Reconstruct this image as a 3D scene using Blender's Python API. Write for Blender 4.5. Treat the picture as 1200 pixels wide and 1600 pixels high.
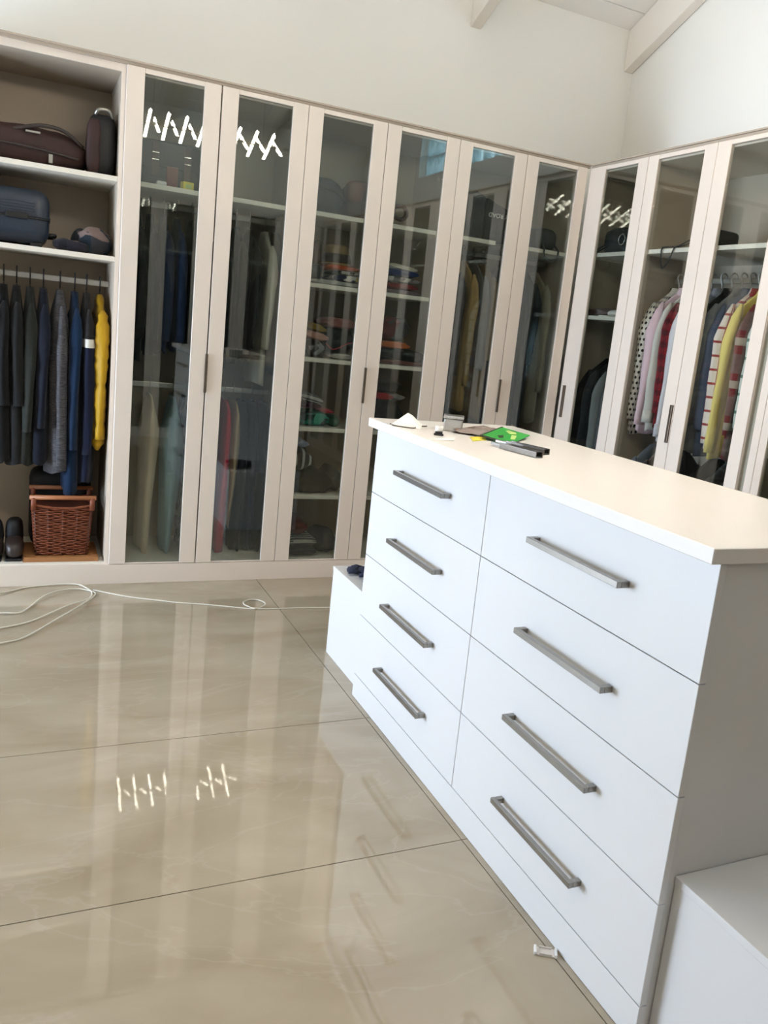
import bpy, math, random
from mathutils import Vector, Matrix, noise

for o in list(bpy.data.objects):
    bpy.data.objects.remove(o, do_unlink=True)
SC = bpy.context.scene
COL = SC.collection
R = math.radians
PI = math.pi
random.seed(7)

# ------------------------------------------------------------------ camera
F_PX, PPX, PPY = 1300.82, 659.42, 772.08          # focal length and principal point in the 1200x1600 frame
cam_d = bpy.data.cameras.new('camera')
cam_d.sensor_width = 36.0
cam_d.sensor_fit = 'AUTO'
cam_d.lens = F_PX * 36.0 / 1600.0
cam_d.shift_x = -(PPX - 600.0) / 1600.0
cam_d.shift_y = (PPY - 800.0) / 1600.0
cam_d.clip_start = 0.02
cam = bpy.data.objects.new('camera', cam_d)
COL.objects.link(cam)
yaw, pit, rol = 0.4567, 0.1925, -0.1104
fwd = Vector((math.sin(yaw) * math.cos(pit), math.cos(yaw) * math.cos(pit), -math.sin(pit)))
rgt = Vector((math.cos(yaw), -math.sin(yaw), 0))
dwn = fwd.cross(rgt)
r2 = math.cos(rol) * rgt + math.sin(rol) * dwn
d2 = -math.sin(rol) * rgt + math.cos(rol) * dwn
cam.matrix_world = Matrix(((r2.x, -d2.x, -fwd.x, -2.9387), (r2.y, -d2.y, -fwd.y, -4.2474),
                           (r2.z, -d2.z, -fwd.z, 1.4093), (0, 0, 0, 1)))
SC.camera = cam

# ------------------------------------------------------------------ world, daylight, exposure
world = bpy.data.worlds.new('sky')
SC.world = world
world.use_nodes = True
bgn = world.node_tree.nodes['Background']
bgn.inputs[0].default_value = (0.72, 0.86, 1.0, 1)
bgn.inputs[1].default_value = 3.0
SC.view_settings.view_transform = 'Standard'
SC.view_settings.look = 'None'
SC.view_settings.gamma = 1.0
SC.view_settings.use_curve_mapping = False
SC.view_settings.exposure = -0.06
try:
    SC.cycles.max_bounces = 8
    SC.cycles.diffuse_bounces = 4
    SC.cycles.glossy_bounces = 5
    SC.cycles.transparent_max_bounces = 18
    SC.cycles.sample_clamp_indirect = 40.0
    SC.cycles.caustics_reflective = False
    SC.cycles.caustics_refractive = False
except Exception:
    pass

def area_light(name, loc, rot, sx, sy, power, color):
    d = bpy.data.lights.new(name, 'AREA')
    d.shape = 'RECTANGLE'; d.size = sx; d.size_y = sy; d.energy = power; d.color = color
    o = bpy.data.objects.new(name, d); COL.objects.link(o)
    o.location = loc; o.rotation_euler = rot
    return o
DAY = (0.73, 0.86, 1.08)
area_light('daylight_patio_door', (-5.88, -0.425, 0.86), (0, R(-90), 0), 1.7, 1.82, 300, DAY)
area_light('daylight_block_window', (1.05, -2.70, 3.47), (0, R(90), 0), 1.1, 2.2, 50, (0.86, 0.95, 1.0))

# ------------------------------------------------------------------ materials
def lin(c):
    return tuple(((v / 255) / 12.92 if v / 255 <= 0.04045 else ((v / 255 + 0.055) / 1.055) ** 2.4) for v in c) + (1.0,)

def newmat(name):
    m = bpy.data.materials.new(name); m.use_nodes = True
    nt = m.node_tree
    for n in list(nt.nodes): nt.nodes.remove(n)
    out = nt.nodes.new('ShaderNodeOutputMaterial')
    return m, nt, out

def N(nt, typ, **kw):
    n = nt.nodes.new(typ)
    for k, v in kw.items(): setattr(n, k, v)
    return n

def mathn(nt, op, a, b=None, c=None):
    n = nt.nodes.new('ShaderNodeMath'); n.operation = op
    for i, v in enumerate((a, b, c)):
        if v is None: continue
        if isinstance(v, (int, float)): n.inputs[i].default_value = v
        else: nt.links.new(v, n.inputs[i])
    return n.outputs[0]

def mixc(nt, fac, a, b):
    n = nt.nodes.new('ShaderNodeMix'); n.data_type = 'RGBA'
    for sock, v in ((n.inputs[0], fac), (n.inputs[6], a), (n.inputs[7], b)):
        if isinstance(v, (tuple, float, int)): sock.default_value = v
        else: nt.links.new(v, sock)
    return n.outputs[2]

def plain(name, rgb, rough=0.5, metal=0.0, spec=0.5, var=0.06, scale=6.0, bump=0.0, bscale=200.0, coat=0.0):
    m, nt, out = newmat(name)
    p = N(nt, 'ShaderNodeBsdfPrincipled')
    c = lin(rgb)
    tc = N(nt, 'ShaderNodeTexCoord')
    nz = N(nt, 'ShaderNodeTexNoise'); nz.inputs['Scale'].default_value = scale; nz.inputs['Detail'].default_value = 4
    nt.links.new(tc.outputs['Object'], nz.inputs['Vector'])
    lo = tuple(v * (1 - var) for v in c[:3]) + (1,)
    hi = tuple(min(1, v * (1 + var)) for v in c[:3]) + (1,)
    nt.links.new(mixc(nt, nz.outputs['Fac'], lo, hi), p.inputs['Base Color'])
    p.inputs['Roughness'].default_value = rough
    p.inputs['Metallic'].default_value = metal
    p.inputs['Specular IOR Level'].default_value = spec
    p.inputs['Coat Weight'].default_value = coat
    if bump:
        n2 = N(nt, 'ShaderNodeTexNoise'); n2.inputs['Scale'].default_value = bscale
        nt.links.new(tc.outputs['Object'], n2.inputs['Vector'])
        b = N(nt, 'ShaderNodeBump'); b.inputs['Strength'].default_value = bump; b.inputs['Distance'].default_value = 0.004
        nt.links.new(n2.outputs['Fac'], b.inputs['Height'])
        nt.links.new(b.outputs[0], p.inputs['Normal'])
    nt.links.new(p.outputs[0], out.inputs[0])
    return m

def glass_mat(name, tint, f0=0.055):
    m, nt, out = newmat(name)
    lw = N(nt, 'ShaderNodeLayerWeight'); lw.inputs['Blend'].default_value = 0.5
    fr = mathn(nt, 'MULTIPLY_ADD', mathn(nt, 'POWER', lw.outputs['Facing'], 5.0), 1 - f0, f0)
    tr = N(nt, 'ShaderNodeBsdfTransparent'); tr.inputs[0].default_value = tint
    gl = N(nt, 'ShaderNodeBsdfGlossy'); gl.inputs['Roughness'].default_value = 0.012
    gl.inputs['Color'].default_value = (0.95, 1.0, 0.98, 1)
    mx = N(nt, 'ShaderNodeMixShader')
    nt.links.new(fr, mx.inputs[0]); nt.links.new(tr.outputs[0], mx.inputs[1]); nt.links.new(gl.outputs[0], mx.inputs[2])
    nt.links.new(mx.outputs[0], out.inputs[0])
    return m

def cloth(name, rgb, pat=None, rgb2=(20, 20, 20), rgb3=(200, 200, 200), s=20.0, var=0.18, rough=0.85):
    """woven cloth; patterns run on the UV map, which is laid out in metres"""
    m, nt, out = newmat(name)
    p = N(nt, 'ShaderNodeBsdfPrincipled')
    tc = N(nt, 'ShaderNodeTexCoord')
    nz = N(nt, 'ShaderNodeTexNoise'); nz.inputs['Scale'].default_value = 9; nz.inputs['Detail'].default_value = 5
    nt.links.new(tc.outputs['Object'], nz.inputs['Vector'])
    c = lin(rgb); c2 = lin(rgb2); c3 = lin(rgb3)
    base = mixc(nt, nz.outputs['Fac'], tuple(v * (1 - var) for v in c[:3]) + (1,), tuple(min(1, v * (1 + var)) for v in c[:3]) + (1,))
    sep = N(nt, 'ShaderNodeSeparateXYZ'); nt.links.new(tc.outputs['UV'], sep.inputs[0])
    u, v = sep.outputs[0], sep.outputs[1]
    def fr(x, k, off=0.0): return mathn(nt, 'FRACT', mathn(nt, 'MULTIPLY_ADD', x, k, off + 50.0))
    if pat == 'dots':
        row = mathn(nt, 'FLOOR', mathn(nt, 'MULTIPLY_ADD', v, s, 50.0))
        off = mathn(nt, 'MULTIPLY', mathn(nt, 'MODULO', row, 2.0), 0.5)
        fu = mathn(nt, 'FRACT', mathn(nt, 'ADD', mathn(nt, 'MULTIPLY_ADD', u, s, 50.0), off))
        du = mathn(nt, 'SUBTRACT', fu, 0.5); dv = mathn(nt, 'SUBTRACT', fr(v, s), 0.5)
        d = mathn(nt, 'ADD', mathn(nt, 'MULTIPLY', du, du), mathn(nt, 'MULTIPLY', dv, dv))
        base = mixc(nt, mathn(nt, 'LESS_THAN', d, 0.075), base, c2)
    elif pat == 'grid':
        a = mathn(nt, 'LESS_THAN', fr(u, s), 0.17); b = mathn(nt, 'LESS_THAN', fr(v, s), 0.17)
        base = mixc(nt, mathn(nt, 'MAXIMUM', a, b), base, c2)
    elif pat == 'plaid':
        a = mathn(nt, 'LESS_THAN', fr(u, s), 0.45); b = mathn(nt, 'LESS_THAN', fr(v, s), 0.45)
        e = mathn(nt, 'LESS_THAN', fr(v, s, 0.35), 0.18)
        base = mixc(nt, mathn(nt, 'MULTIPLY', a, 0.6), base, c2)
        base = mixc(nt, mathn(nt, 'MULTIPLY', b, 0.6), base, c2)
        base = mixc(nt, mathn(nt, 'MULTIPLY', e, 0.8), base, c3)
    elif pat == 'hstripe':
        base = mixc(nt, mathn(nt, 'LESS_THAN', fr(v, s), 0.35), base, c2)
    elif pat == 'vstripe':
        base = mixc(nt, mathn(nt, 'LESS_THAN', fr(u, s), 0.35), base, c2)
    elif pat == 'heather':
        mp = N(nt, 'ShaderNodeMapping'); mp.inputs['Scale'].default_value = (35, 35, 420)
        nt.links.new(tc.outputs['Object'], mp.inputs[0])
        n3 = N(nt, 'ShaderNodeTexNoise'); n3.inputs['Scale'].default_value = 1.0; n3.inputs['Detail'].default_value = 3
        nt.links.new(mp.outputs[0], n3.inputs['Vector'])
        cr = N(nt, 'ShaderNodeValToRGB'); cr.color_ramp.elements[0].position = 0.4; cr.color_ramp.elements[1].position = 0.62
        nt.links.new(n3.outputs['Fac'], cr.inputs[0])
        base = mixc(nt, cr.outputs[0], base, c2)
    elif pat == 'block':                       # dark yoke, pale chest band, main colour below
        base = mixc(nt, mathn(nt, 'GREATER_THAN', v, -0.255), base, c2)
        band = mathn(nt, 'MULTIPLY', mathn(nt, 'GREATER_THAN', v, -0.255), mathn(nt, 'LESS_THAN', v, -0.215))
        base = mixc(nt, band, base, c3)
    elif pat == 'patch':
        vo = N(nt, 'ShaderNodeTexVoronoi'); vo.inputs['Scale'].default_value = s
        nt.links.new(tc.outputs['Object'], vo.inputs['Vector'])
        sp = N(nt, 'ShaderNodeSeparateColor'); nt.links.new(vo.outputs['Color'], sp.inputs[0])
        base = mixc(nt, mathn(nt, 'GREATER_THAN', sp.outputs[0], 0.55), base, c2)
        base = mixc(nt, mathn(nt, 'GREATER_THAN', sp.outputs[1], 0.75), base, c3)
    nt.links.new(base, p.inputs['Base Color'])
    p.inputs['Roughness'].default_value = rough
    p.inputs['Specular IOR Level'].default_value = 0.2
    p.inputs['Sheen Weight'].default_value = 0.08
    n2 = N(nt, 'ShaderNodeTexNoise'); n2.inputs['Scale'].default_value = 60; n2.inputs['Detail'].default_value = 3
    nt.links.new(tc.outputs['Object'], n2.inputs['Vector'])
    b = N(nt, 'ShaderNodeBump'); b.inputs['Strength'].default_value = 0.35; b.inputs['Distance'].default_value = 0.006
    nt.links.new(n2.outputs['Fac'], b.inputs['Height']); nt.links.new(b.outputs[0], p.inputs['Normal'])
    nt.links.new(p.outputs[0], out.inputs[0])
    return m

def marble(name):
    m, nt, out = newmat(name)
    p = N(nt, 'ShaderNodeBsdfPrincipled')
    geo = N(nt, 'ShaderNodeNewGeometry')
    mp = N(nt, 'ShaderNodeMapping'); mp.inputs['Rotation'].default_value = (0, 0, R(28)); mp.inputs['Scale'].default_value = (0.7, 1.7, 1)
    nt.links.new(geo.outputs['Position'], mp.inputs[0])
    n1 = N(nt, 'ShaderNodeTexNoise'); n1.inputs['Scale'].default_value = 1.7; n1.inputs['Detail'].default_value = 9; n1.inputs['Distortion'].default_value = 1.1
    nt.links.new(mp.outputs[0], n1.inputs['Vector'])
    cr = N(nt, 'ShaderNodeValToRGB')
    e = cr.color_ramp.elements
    e[0].position = 0.28; e[0].color = lin((152, 137, 113))
    e[1].position = 0.72; e[1].color = lin((176, 164, 143))
    k = e.new(0.47); k.color = lin((164, 151, 129))
    nt.links.new(n1.outputs['Fac'], cr.inputs[0])
    n2 = N(nt, 'ShaderNodeTexNoise'); n2.inputs['Scale'].default_value = 1.2; n2.inputs['Detail'].default_value = 6; n2.inputs['Distortion'].default_value = 2.2
    nt.links.new(mp.outputs[0], n2.inputs['Vector'])
    vein = mathn(nt, 'ABSOLUTE', mathn(nt, 'SUBTRACT', n2.outputs['Fac'], 0.5))
    v1 = N(nt, 'ShaderNodeMapRange'); v1.inputs[1].default_value = 0.0; v1.inputs[2].default_value = 0.014; v1.inputs[3].default_value = 0.18; v1.inputs[4].default_value = 0.0
    nt.links.new(vein, v1.inputs[0])
    col = mixc(nt, v1.outputs[0], cr.outputs[0], lin((190, 181, 166)))
    n3 = N(nt, 'ShaderNodeTexNoise'); n3.inputs['Scale'].default_value = 2.3; n3.inputs['Detail'].default_value = 5; n3.inputs['Distortion'].default_value = 1.5
    nt.links.new(mp.outputs[0], n3.inputs['Vector'])
    v2 = N(nt, 'ShaderNodeMapRange'); v2.inputs[1].default_value = 0.64; v2.inputs[2].default_value = 0.76; v2.inputs[3].default_value = 0.0; v2.inputs[4].default_value = 0.5
    nt.links.new(n3.outputs['Fac'], v2.inputs[0])
    col = mixc(nt, v2.outputs[0], col, lin((150, 132, 108)))
    nt.links.new(col, p.inputs['Base Color'])
    p.inputs['Roughness'].default_value = 0.022
    p.inputs['IOR'].default_value = 1.62
    n4 = N(nt, 'ShaderNodeTexNoise'); n4.inputs['Scale'].default_value = 7.0; n4.inputs['Detail'].default_value = 2
    nt.links.new(geo.outputs['Position'], n4.inputs['Vector'])
    b = N(nt, 'ShaderNodeBump'); b.inputs['Strength'].default_value = 0.015; b.inputs['Distance'].default_value = 0.01
    nt.links.new(n4.outputs['Fac'], b.inputs['Height']); nt.links.new(b.outputs[0], p.inputs['Normal'])
    nt.links.new(p.outputs[0], out.inputs[0])
    return m

def emit(name, color, strength):
    m, nt, out = newmat(name)
    e = N(nt, 'ShaderNodeEmission'); e.inputs[0].default_value = color; e.inputs[1].default_value = strength
    nt.links.new(e.outputs[0], out.inputs[0])
    return m

def block_glass(name):
    m, nt, out = newmat(name)
    tr = N(nt, 'ShaderNodeBsdfTransparent'); tr.inputs[0].default_value = (0.80, 0.92, 0.96, 1)
    tl = N(nt, 'ShaderNodeBsdfTranslucent'); tl.inputs[0].default_value = (0.80, 0.92, 0.96, 1)
    gl = N(nt, 'ShaderNodeBsdfGlossy'); gl.inputs['Roughness'].default_value = 0.08
    tc = N(nt, 'ShaderNodeTexCoord')
    w = N(nt, 'ShaderNodeTexWave'); w.inputs['Scale'].default_value = 14; w.inputs['Distortion'].default_value = 2
    nt.links.new(tc.outputs['Object'], w.inputs['Vector'])
    m1 = N(nt, 'ShaderNodeMixShader'); nt.links.new(w.outputs['Fac'], m1.inputs[0])
    nt.links.new(tr.outputs[0], m1.inputs[1]); nt.links.new(tl.outputs[0], m1.inputs[2])
    m2 = N(nt, 'ShaderNodeMixShader'); m2.inputs[0].default_value = 0.08
    nt.links.new(m1.outputs[0], m2.inputs[1]); nt.links.new(gl.outputs[0], m2.inputs[2])
    nt.links.new(m2.outputs[0], out.inputs[0])
    return m

def wood(name, a, b, scale=14):
    m, nt, out = newmat(name)
    p = N(nt, 'ShaderNodeBsdfPrincipled')
    tc = N(nt, 'ShaderNodeTexCoord'); mp = N(nt, 'ShaderNodeMapping'); mp.inputs['Scale'].default_value = (1.5, scale, scale)
    nt.links.new(tc.outputs['Object'], mp.inputs[0])
    nz = N(nt, 'ShaderNodeTexNoise'); nz.inputs['Scale'].default_value = 4; nz.inputs['Detail'].default_value = 6
    nt.links.new(mp.outputs[0], nz.inputs['Vector'])
    nt.links.new(mixc(nt, nz.outputs['Fac'], lin(a), lin(b)), p.inputs['Base Color'])
    p.inputs['Roughness'].default_value = 0.5
    nt.links.new(p.outputs[0], out.inputs[0])
    return m

MAT = {
    'wall': plain('wall_paint', (240, 239, 233), 0.8, var=0.02, scale=2, bump=0.05, bscale=60),
    'ceil': plain('ceiling_paint', (246, 243, 238), 0.7, var=0.02, scale=3),
    'beam': plain('beam_paint', (238, 231, 220), 0.6, var=0.03, scale=3),
    'cream': plain('cream_lacquer', (228, 216, 203), 0.42, var=0.02, scale=4),
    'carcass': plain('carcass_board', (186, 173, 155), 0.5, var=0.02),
    'shelf': plain('shelf_board', (232, 226, 212), 0.5, var=0.02),
    'cornice': plain('cornice_taupe', (178, 165, 148), 0.55, var=0.03),
    'white': plain('white_lacquer', (220, 219, 218), 0.25, var=0.008, spec=0.45),
    'whitetop': plain('white_top', (228, 222, 215), 0.32, var=0.008),
    'tile': marble('polished_tile'),
    'grout': plain('grout', (96, 84, 70), 0.9),
    'steel': plain('brushed_steel', (150, 146, 140), 0.32, metal=0.9, var=0.08, scale=40),
    'bronze': plain('bronze_pull', (104, 92, 80), 0.4, metal=0.8),
    'rail': plain('rail_metal', (188, 186, 180), 0.3, metal=0.7),
    'glass': glass_mat('door_glass', (0.83, 0.855, 0.84, 1), 0.065),
    'glass_clear': glass_mat('door_glass_clear', (0.93, 0.945, 0.935, 1), 0.06),
    'pane': glass_mat('window_glass', (0.97, 0.98, 0.98, 1), 0.03),
    'block': block_glass('block_glass'),
    'alu': plain('aluminium', (120, 118, 114), 0.35, metal=0.8),
    'led': emit('led_diffuser', (1.0, 0.87, 0.73, 1), 76.0),
    'led_up': emit('led_upper', (1.0, 0.87, 0.73, 1), 330.0),
    'black_metal': plain('black_metal', (30, 30, 30), 0.4, metal=0.4),
    'cord': plain('cord_white', (214, 208, 192), 0.5, var=0.03),
    'wicker': plain('wicker', (122, 62, 34), 0.55, var=0.45, scale=60),
    'wicker_dark': plain('wicker_dark', (84, 42, 26), 0.6, var=0.3, scale=60),
    'wood': wood('board_wood', (150, 100, 58), (176, 124, 76)),
    'wood_handle': wood('handle_wood', (150, 92, 56), (178, 116, 74)),
    'suit': plain('suitcase_shell', (36, 46, 60), 0.38, var=0.1),
    'dark': plain('dark_plastic', (22, 22, 24), 0.4),
    'leather_brown': plain('leather_brown', (70, 40, 30), 0.5, var=0.3, scale=14, bump=0.3, bscale=80),
    'leather_dark': plain('leather_dark', (52, 42, 38), 0.45, var=0.25, scale=12, bump=0.3, bscale=80),
    'leather_tan': plain('leather_tan', (112, 66, 42), 0.5, var=0.25, scale=12, bump=0.3, bscale=80),
    'leather_red': plain('leather_red', (120, 56, 44), 0.5, var=0.2),
    'nylon_black': plain('nylon_black', (24, 24, 26), 0.6, var=0.3, scale=10, bump=0.4, bscale=40),
    'nylon_grey': plain('nylon_grey', (42, 40, 40), 0.6, var=0.25, scale=10, bump=0.4, bscale=40),
    'maroon': plain('maroon_canvas', (52, 29, 25), 0.7, var=0.35, scale=12, bump=0.6, bscale=30),
    'silver': plain('tin_silver', (190, 190, 188), 0.25, metal=0.85, var=0.08, scale=30),
    'galv': plain('galvanised_steel', (112, 107, 100), 0.3, metal=0.9, var=0.15, scale=60),
    'paper': plain('white_paper', (240, 236, 228), 0.8, var=0.02),
    'print': plain('white_print', (225, 222, 214), 0.6, var=0.03),
    'green': plain('green_foil', (46, 168, 62), 0.35, var=0.08, scale=30),
    'darkgreen': plain('dark_green_edge', (52, 58, 40), 0.5),
    'lime': plain('lime_print', (196, 220, 130), 0.4),
    'yellow': plain('yellow_card', (232, 214, 70), 0.5, var=0.05),
    'smoke': plain('smoky_plastic', (150, 134, 124), 0.2, var=0.25, scale=30),
    'clear': glass_mat('clear_plastic', (0.88, 0.86, 0.84, 1), 0.10),
    'milky': plain('milky_plastic', (216, 208, 200), 0.3, var=0.05),
    'white_plastic': plain('white_plastic', (236, 234, 230), 0.35),
    'hanger_white': plain('hanger_white', (214, 212, 206), 0.4),
    'hanger_dark': plain('hanger_dark', (44, 40, 38), 0.5),
    'hanger_wire': plain('hanger_wire', (170, 168, 160), 0.3, metal=0.8),
    'navy_knit': plain('navy_knit', (30, 34, 52), 0.9, var=0.3, scale=40, bump=0.6, bscale=120),
}

# ------------------------------------------------------------------ mesh helpers
class MB:
    def __init__(self):
        self.v = []; self.f = []; self.uv = {}
    def box(self, x0, x1, y0, y1, z0, z1):
        b = len(self.v)
        self.v += [(x0, y0, z0), (x1, y0, z0), (x1, y1, z0), (x0, y1, z0), (x0, y0, z1), (x1, y0, z1), (x1, y1, z1), (x0, y1, z1)]
        self.f += [tuple(b + i for i in q) for q in ((0, 3, 2, 1), (4, 5, 6, 7), (0, 1, 5, 4), (1, 2, 6, 5), (2, 3, 7, 6), (3, 0, 4, 7))]
        return self
    def prism(self, poly, axis, a, b):
        """poly: 2D points; axis 0: (y,z) extruded along x; 1: (x,z) along y; 2: (x,y) along z"""
        n = len(poly); s = len(self.v)
        for t in (a, b):
            for p, q in poly:
                self.v.append((t, p, q) if axis == 0 else (p, t, q) if axis == 1 else (p, q, t))
        self.f.append(tuple(s + i for i in range(n))[::-1]); self.f.append(tuple(s + n + i for i in range(n)))
        for i in range(n):
            j = (i + 1) % n
            self.f.append((s + i, s + j, s + n + j, s + n + i))
        return self
    def rings(self, rings, cap=True, uvs=None, close=True):
        n = len(rings[0]); s = len(self.v)
        for k, r in enumerate(rings):
            for i, p in enumerate(r):
                if uvs: self.uv[len(self.v)] = uvs[k][i]
                self.v.append(tuple(p))
        m = n if close else n - 1
        for k in range(len(rings) - 1):
            for i in range(m):
                j = (i + 1) % n
                self.f.append((s + k * n + i, s + k * n + j, s + (k + 1) * n + j, s + (k + 1) * n + i))
        if cap:
            self.f.append(tuple(s + i for i in range(n))[::-1])
            self.f.append(tuple(s + (len(rings) - 1) * n + i for i in range(n)))
        return self
    def tube(self, pts, rad, n=8, cap=True):
        pts = [Vector(p) for p in pts]
        rads = rad if isinstance(rad, (list, tuple)) else [rad] * len(pts)
        up = Vector((0, 0, 1)); rs = []
        prev = None
        for i, p in enumerate(pts):
            t = (pts[min(i + 1, len(pts) - 1)] - pts[max(i - 1, 0)])
            if t.length < 1e-9: t = Vector((0, 0, 1))
            t.normalize()
            if prev is None:
                a = t.cross(up)
                if a.length < 1e-3: a = t.cross(Vector((1, 0, 0)))
            else:
                a = prev - t * prev.dot(t)
                if a.length < 1e-4: a = t.cross(up)
            a.normalize(); prev = a
            b = t.cross(a)
            rs.append([p + rads[i] * (math.cos(2 * PI * k / n) * a + math.sin(2 * PI * k / n) * b) for k in range(n)])
        return self.rings(rs, cap)
    def build(self, name, mat, parent=None, smooth=False, bevel=0.0, seg=2, subd=0):
        me = bpy.data.meshes.new(name)
        me.from_pydata(self.v, [], self.f)
        me.materials.append(mat if not isinstance(mat, str) else MAT[mat])
        if self.uv:
            l = me.uv_layers.new(name='UVMap')
            for lp in me.loops:
                l.data[lp.index].uv = self.uv.get(lp.vertex_index, (0, 0))
        me.update()
        if smooth:
            for p in me.polygons: p.use_smooth = True
        o = bpy.data.objects.new(name, me); COL.objects.link(o)
        if bevel:
            bv = o.modifiers.new('bevel', 'BEVEL'); bv.width = bevel; bv.segments = seg; bv.limit_method = 'ANGLE'; bv.angle_limit = R(40)
        if subd:
            sd = o.modifiers.new('subdivision', 'SUBSURF'); sd.levels = subd; sd.render_levels = subd
        if parent: o.parent = parent
        return o

def tag(o, label, cat, group=None):
    o['label'] = label; o['category'] = cat
    if group: o['group'] = group
    return o
def struct(o):
    o['kind'] = 'structure'; return o
def thing(name, label, cat, loc=(0, 0, 0), rz=0.0, group=None):
    o = bpy.data.objects.new(name, None); COL.objects.link(o)
    o.empty_display_size = 0.05
    o.location = loc; o.rotation_euler = (0, 0, rz)
    return tag(o, label, cat, group)
def share(src, name, parent, loc=(0, 0, 0)):
    o = bpy.data.objects.new(name, src.data); COL.objects.link(o)
    o.parent = parent; o.location = loc
    return o
def spline(pts, n=8):
    """Catmull-Rom through points"""
    P = [Vector(p) for p in pts]; P = [P[0] * 2 - P[1]] + P + [P[-1] * 2 - P[-2]]
    out = []
    for i in range(1, len(P) - 2):
        for k in range(n):
            t = k / n
            out.append(0.5 * ((2 * P[i]) + (-P[i - 1] + P[i + 1]) * t + (2 * P[i - 1] - 5 * P[i] + 4 * P[i + 1] - P[i + 2]) * t * t
                              + (-P[i - 1] + 3 * P[i] - 3 * P[i + 1] + P[i + 2]) * t ** 3))
    out.append(P[-2]); return out

# ------------------------------------------------------------------ the room
XL, XR, YB, YR = -5.60, 0.60, 0.55, -5.40        # inner faces of the walls
ZE, SL, YRIDGE = 3.43, 0.446, -2.425
def roof(y): return ZE + SL * ((YB - y) if y > YRIDGE else (y - YR))
ZRIDGE = roof(YRIDGE)

floor = struct(MB().box(XL - 0.15, XR + 0.15, YR - 0.15, YB + 0.15, -0.10, -0.006).build('floor', 'grout'))
xj = [XL] + [x for x in (-5.05, -3.42, -1.79, -0.16)] + [XR]
yj = [YR, -4.70, -3.94, -3.175, -2.412, -1.647, -0.018, YB]
for a, b in zip(xj[:-1], xj[1:]):
    for c, d in zip(yj[:-1], yj[1:]):
        MB().box(a + 0.0015, b - 0.0015, c + 0.0015, d - 0.0015, -0.006, 0.0).build('floor_tile', 'tile', floor)

struct(MB().box(XL - 0.15, XR + 0.15, YB, YB + 0.15, 0, ZE + 0.1).build('wall_back', 'wall'))
struct(MB().box(XL - 0.15, XR + 0.15, YR - 0.15, YR, 0, ZE + 0.1).build('wall_rear', 'wall'))
def gable(name, x0, x1, wy0, wy1, wz0, wz1):
    m = MB()
    m.prism([(YR, 0), (YB, 0), (YB, wz0), (YR, wz0)], 0, x0, x1)
    m.prism([(YR, wz0), (wy0, wz0), (wy0, wz1), (YR, wz1)] if wz1 <= ZE else
            [(YR, wz0), (wy0, wz0), (wy0, wz1), (YR + (wz1 - ZE) / SL, wz1), (YR, ZE)], 0, x0, x1)
    m.prism([(wy1, wz0), (YB, wz0), (YB, wz1), (wy1, wz1)] if wz1 <= ZE else
            [(wy1, wz0), (YB, wz0), (YB, ZE), (YB - (wz1 - ZE) / SL, wz1), (wy1, wz1)], 0, x0, x1)
    if wz1 <= ZE:
        m.prism([(YR, wz1), (YB, wz1), (YB, ZE), (YRIDGE, ZRIDGE), (YR, ZE)], 0, x0, x1)
    else:
        m.prism([(YR + (wz1 - ZE) / SL, wz1), (YB - (wz1 - ZE) / SL, wz1), (YRIDGE, ZRIDGE)], 0, x0, x1)
    return struct(m.build(name, 'wall'))
WR = (-3.81, -1.60, 2.903, 4.043)
WL = (-1.35, 0.50, 0.02, 1.95)
gable('wall_right', XR, XR + 0.20, *WR)
gable('wall_left', XL - 0.20, XL, *WL)

# glass-block window high in the right wall
w1 = struct(MB().box(XR + 0.06, XR + 0.16, WR[0], WR[1], WR[2], WR[2] + 0.012)
            .box(XR + 0.06, XR + 0.16, WR[0], WR[1], WR[3] - 0.012, WR[3])
            .box(XR + 0.06, XR + 0.16, WR[0], WR[0] + 0.012, WR[2] + 0.012, WR[3] - 0.012)
            .box(XR + 0.06, XR + 0.16, WR[1] - 0.012, WR[1], WR[2] + 0.012, WR[3] - 0.012).build('window_1', 'wall'))
nb, mb = 11, 6
bw = (WR[1] - WR[0] - 0.024) / nb; bh = (WR[3] - WR[2] - 0.024) / mb
first = None
mo = MB()
for i in range(1, nb): mo.box(XR + 0.075, XR + 0.145, WR[0] + 0.012 + i * bw - 0.005, WR[0] + 0.012 + i * bw + 0.005, WR[2] + 0.012, WR[3] - 0.012)
for j in range(1, mb): mo.box(XR + 0.074, XR + 0.146, WR[0] + 0.012, WR[1] - 0.012, WR[2] + 0.012 + j * bh - 0.005, WR[2] + 0.012 + j * bh + 0.005)
mo.build('mortar_grid', 'wall', w1)
for i in range(nb):
    for j in range(mb):
        loc = (XR + 0.11, WR[0] + 0.012 + (i + 0.5) * bw, WR[2] + 0.012 + (j + 0.5) * bh)
        if first is None:
            first = MB().box(-0.04, 0.04, -bw / 2 + 0.006, bw / 2 - 0.006, -bh / 2 + 0.006, bh / 2 - 0.006).build('glass_block', 'block', w1, bevel=0.008)
            first.location = loc
        else:
            o = share(first, 'glass_block', w1, loc)

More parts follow.
